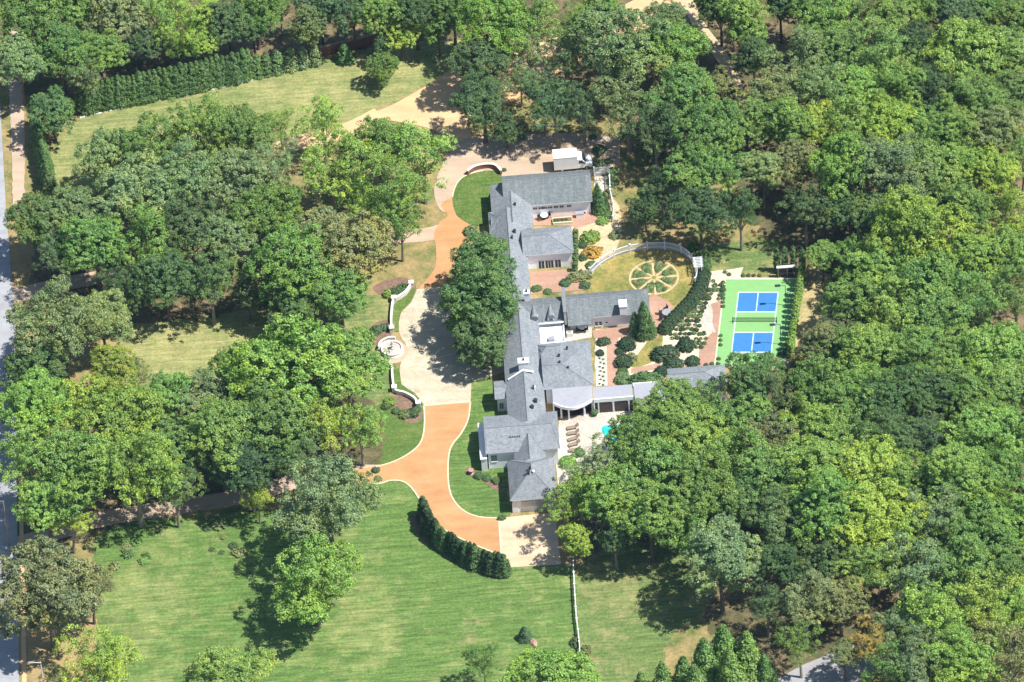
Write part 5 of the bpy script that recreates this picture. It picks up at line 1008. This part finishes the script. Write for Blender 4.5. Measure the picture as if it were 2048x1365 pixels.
# parterre: wedge beds with grey-green plants
pc = G(1308, 556, 0)
for k in range(8):
    a0 = 2*math.pi*k/8+0.16; a1 = a0+2*math.pi/8-0.32; P = [(pc.x+r_*math.cos(a), pc.y+r_*math.sin(a)) for r_, a in [(0.9, (a0+a1)/2)] + [(3.4, a0+(a1-a0)*j/6) for j in range(7)]]
    sheet('wedge_bed', P, 0.06, M['litter'])
    for j in range(16):
        a = a0+(a1-a0)*rt.uniform(0.05, 0.95); r_ = rt.uniform(1.5, 3.3); s = rt.uniform(0.22, 0.42)
        o = mesh_obj('parterre_plant', rt.choice(SPARSE+BALL)); o.location = (pc.x+r_*math.cos(a), pc.y+r_*math.sin(a), 0.05); o.scale = (s, s, s*0.8); o.color = jitc(rt.choice('BOBF')); tag(o, 'low grey-green plant in the wedge beds of the oval parterre', 'garden plant', 'plants of the oval parterre')
for k in range(8):
    a = 2*math.pi*k/8; b = MB(); b.strip([(pc.x+0.4*math.cos(a), pc.y+0.4*math.sin(a)), (pc.x+3.9*math.cos(a), pc.y+3.9*math.sin(a))], -0.15, 0.15, 0.0, 0.064+k*0.0015); tag(b.build('garden_path', M['tan']), kind='structure')
b = MB(); b.strip([(pc.x+3.75*math.cos(2*math.pi*i/40), pc.y+3.75*math.sin(2*math.pi*i/40)) for i in range(40)], -0.14, 0.14, 0, 0.058, 0, True); tag(b.build('garden_path', M['tan']), kind='structure')
# rose garden: rows of small dark bushes
def inpoly(x, y, P):
    r_ = False
    for i in range(len(P)):
        (xa, ya), (xb, yb) = P[i-1], P[i]
        if (ya > y) != (yb > y) and x < (xb-xa)*(y-ya)/(yb-ya)+xa: r_ = not r_
    return r_
RP = [(1425, 560), (1448, 565), (1441, 605), (1418, 606), (1400, 640), (1415, 680), (1398, 700), (1335, 680), (1345, 660), (1380, 622), (1410, 590)]
n = 0
for iy in range(17):
    for ix in range(14):
        x = 1332+ix*9.5+(iy % 2)*4+rt.uniform(-1.5, 1.5); y = 562+iy*8.8+rt.uniform(-1.5, 1.5)
        if inpoly(x, y, RP) and rt.random() < 0.86:
            shrub(x, y, rt.uniform(4.2, 6.6), rt.choice('DDEBF'), 'small dark rose bush in the beds left of the court', 'rose bushes left of the court', 'rose_bush', SPARSE+BALL, 1.1); n += 1
for x, y in [(1446, y) for y in range(565, 615, 8)] + [(1441, y) for y in (672, 681, 690)] + [(1437, 718), (1436, 728), (1424, 728), (1412, 730)] + [(x, 551) for x in (1486, 1497, 1508, 1519)] + [(1458, 549), (1450, 544)]:
    shrub(x, y, 4.6, 'D', 'small dark bush edging the left and top sides of the court', 'small bushes edging the court', 'edging_bush', SPARSE+BALL, 1.0)
for i in range(7):
    for dx in (0, 7): shrub(1199+dx+(i % 2)*2, 717+i*8.5+dx*0.3, 2.7, 'D', 'tiny dark plant in the white gravel strip along the big hip room', 'tiny plants in the white gravel strip', 'edging_plant', SPARSE, 1.0)
sheet('gravel_strip', W([(1190, 695), (1212, 693), (1216, 772), (1192, 774)]), 0.05, M['patio'])
for px in (1117, 1125, 1133, 1110): shrub(px, 444-(px-1117)*0.08, 3.6, 'D', 'small round plant in the cream raised planter', 'plants in the raised planter', 'planter_plant', BALL, 1.0, z=0.36)
# undergrowth seen between the trunks 
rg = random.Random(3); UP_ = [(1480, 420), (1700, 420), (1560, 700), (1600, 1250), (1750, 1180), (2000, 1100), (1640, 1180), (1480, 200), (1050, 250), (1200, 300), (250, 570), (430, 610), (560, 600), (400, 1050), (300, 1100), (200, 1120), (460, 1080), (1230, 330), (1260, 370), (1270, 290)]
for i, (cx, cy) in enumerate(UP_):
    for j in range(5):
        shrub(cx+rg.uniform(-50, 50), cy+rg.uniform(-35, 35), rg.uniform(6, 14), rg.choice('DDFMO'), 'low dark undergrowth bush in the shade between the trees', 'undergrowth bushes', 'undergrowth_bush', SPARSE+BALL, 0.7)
# ------------------------------------------------------------ summer haze between the aircraft and the ground
b = MB(); b.box(-2600, 2600, -2600, 2600, -1.0, 900)
hz = b.build('haze', []); m = bpy.data.materials.new('haze'); m.use_nodes = True; N = m.node_tree.nodes; N.remove(N['Principled BSDF'])
pv = N.new('ShaderNodeVolumePrincipled'); pv.inputs['Color'].default_value = (0.42, 0.68, 1.0, 1); pv.inputs['Density'].default_value = 0.000019; pv.inputs['Anisotropy'].default_value = 0.0
m.node_tree.links.new(pv.outputs[0], N['Material Output'].inputs['Volume']); hz.data.materials.append(m); hz['kind'] = 'stuff'
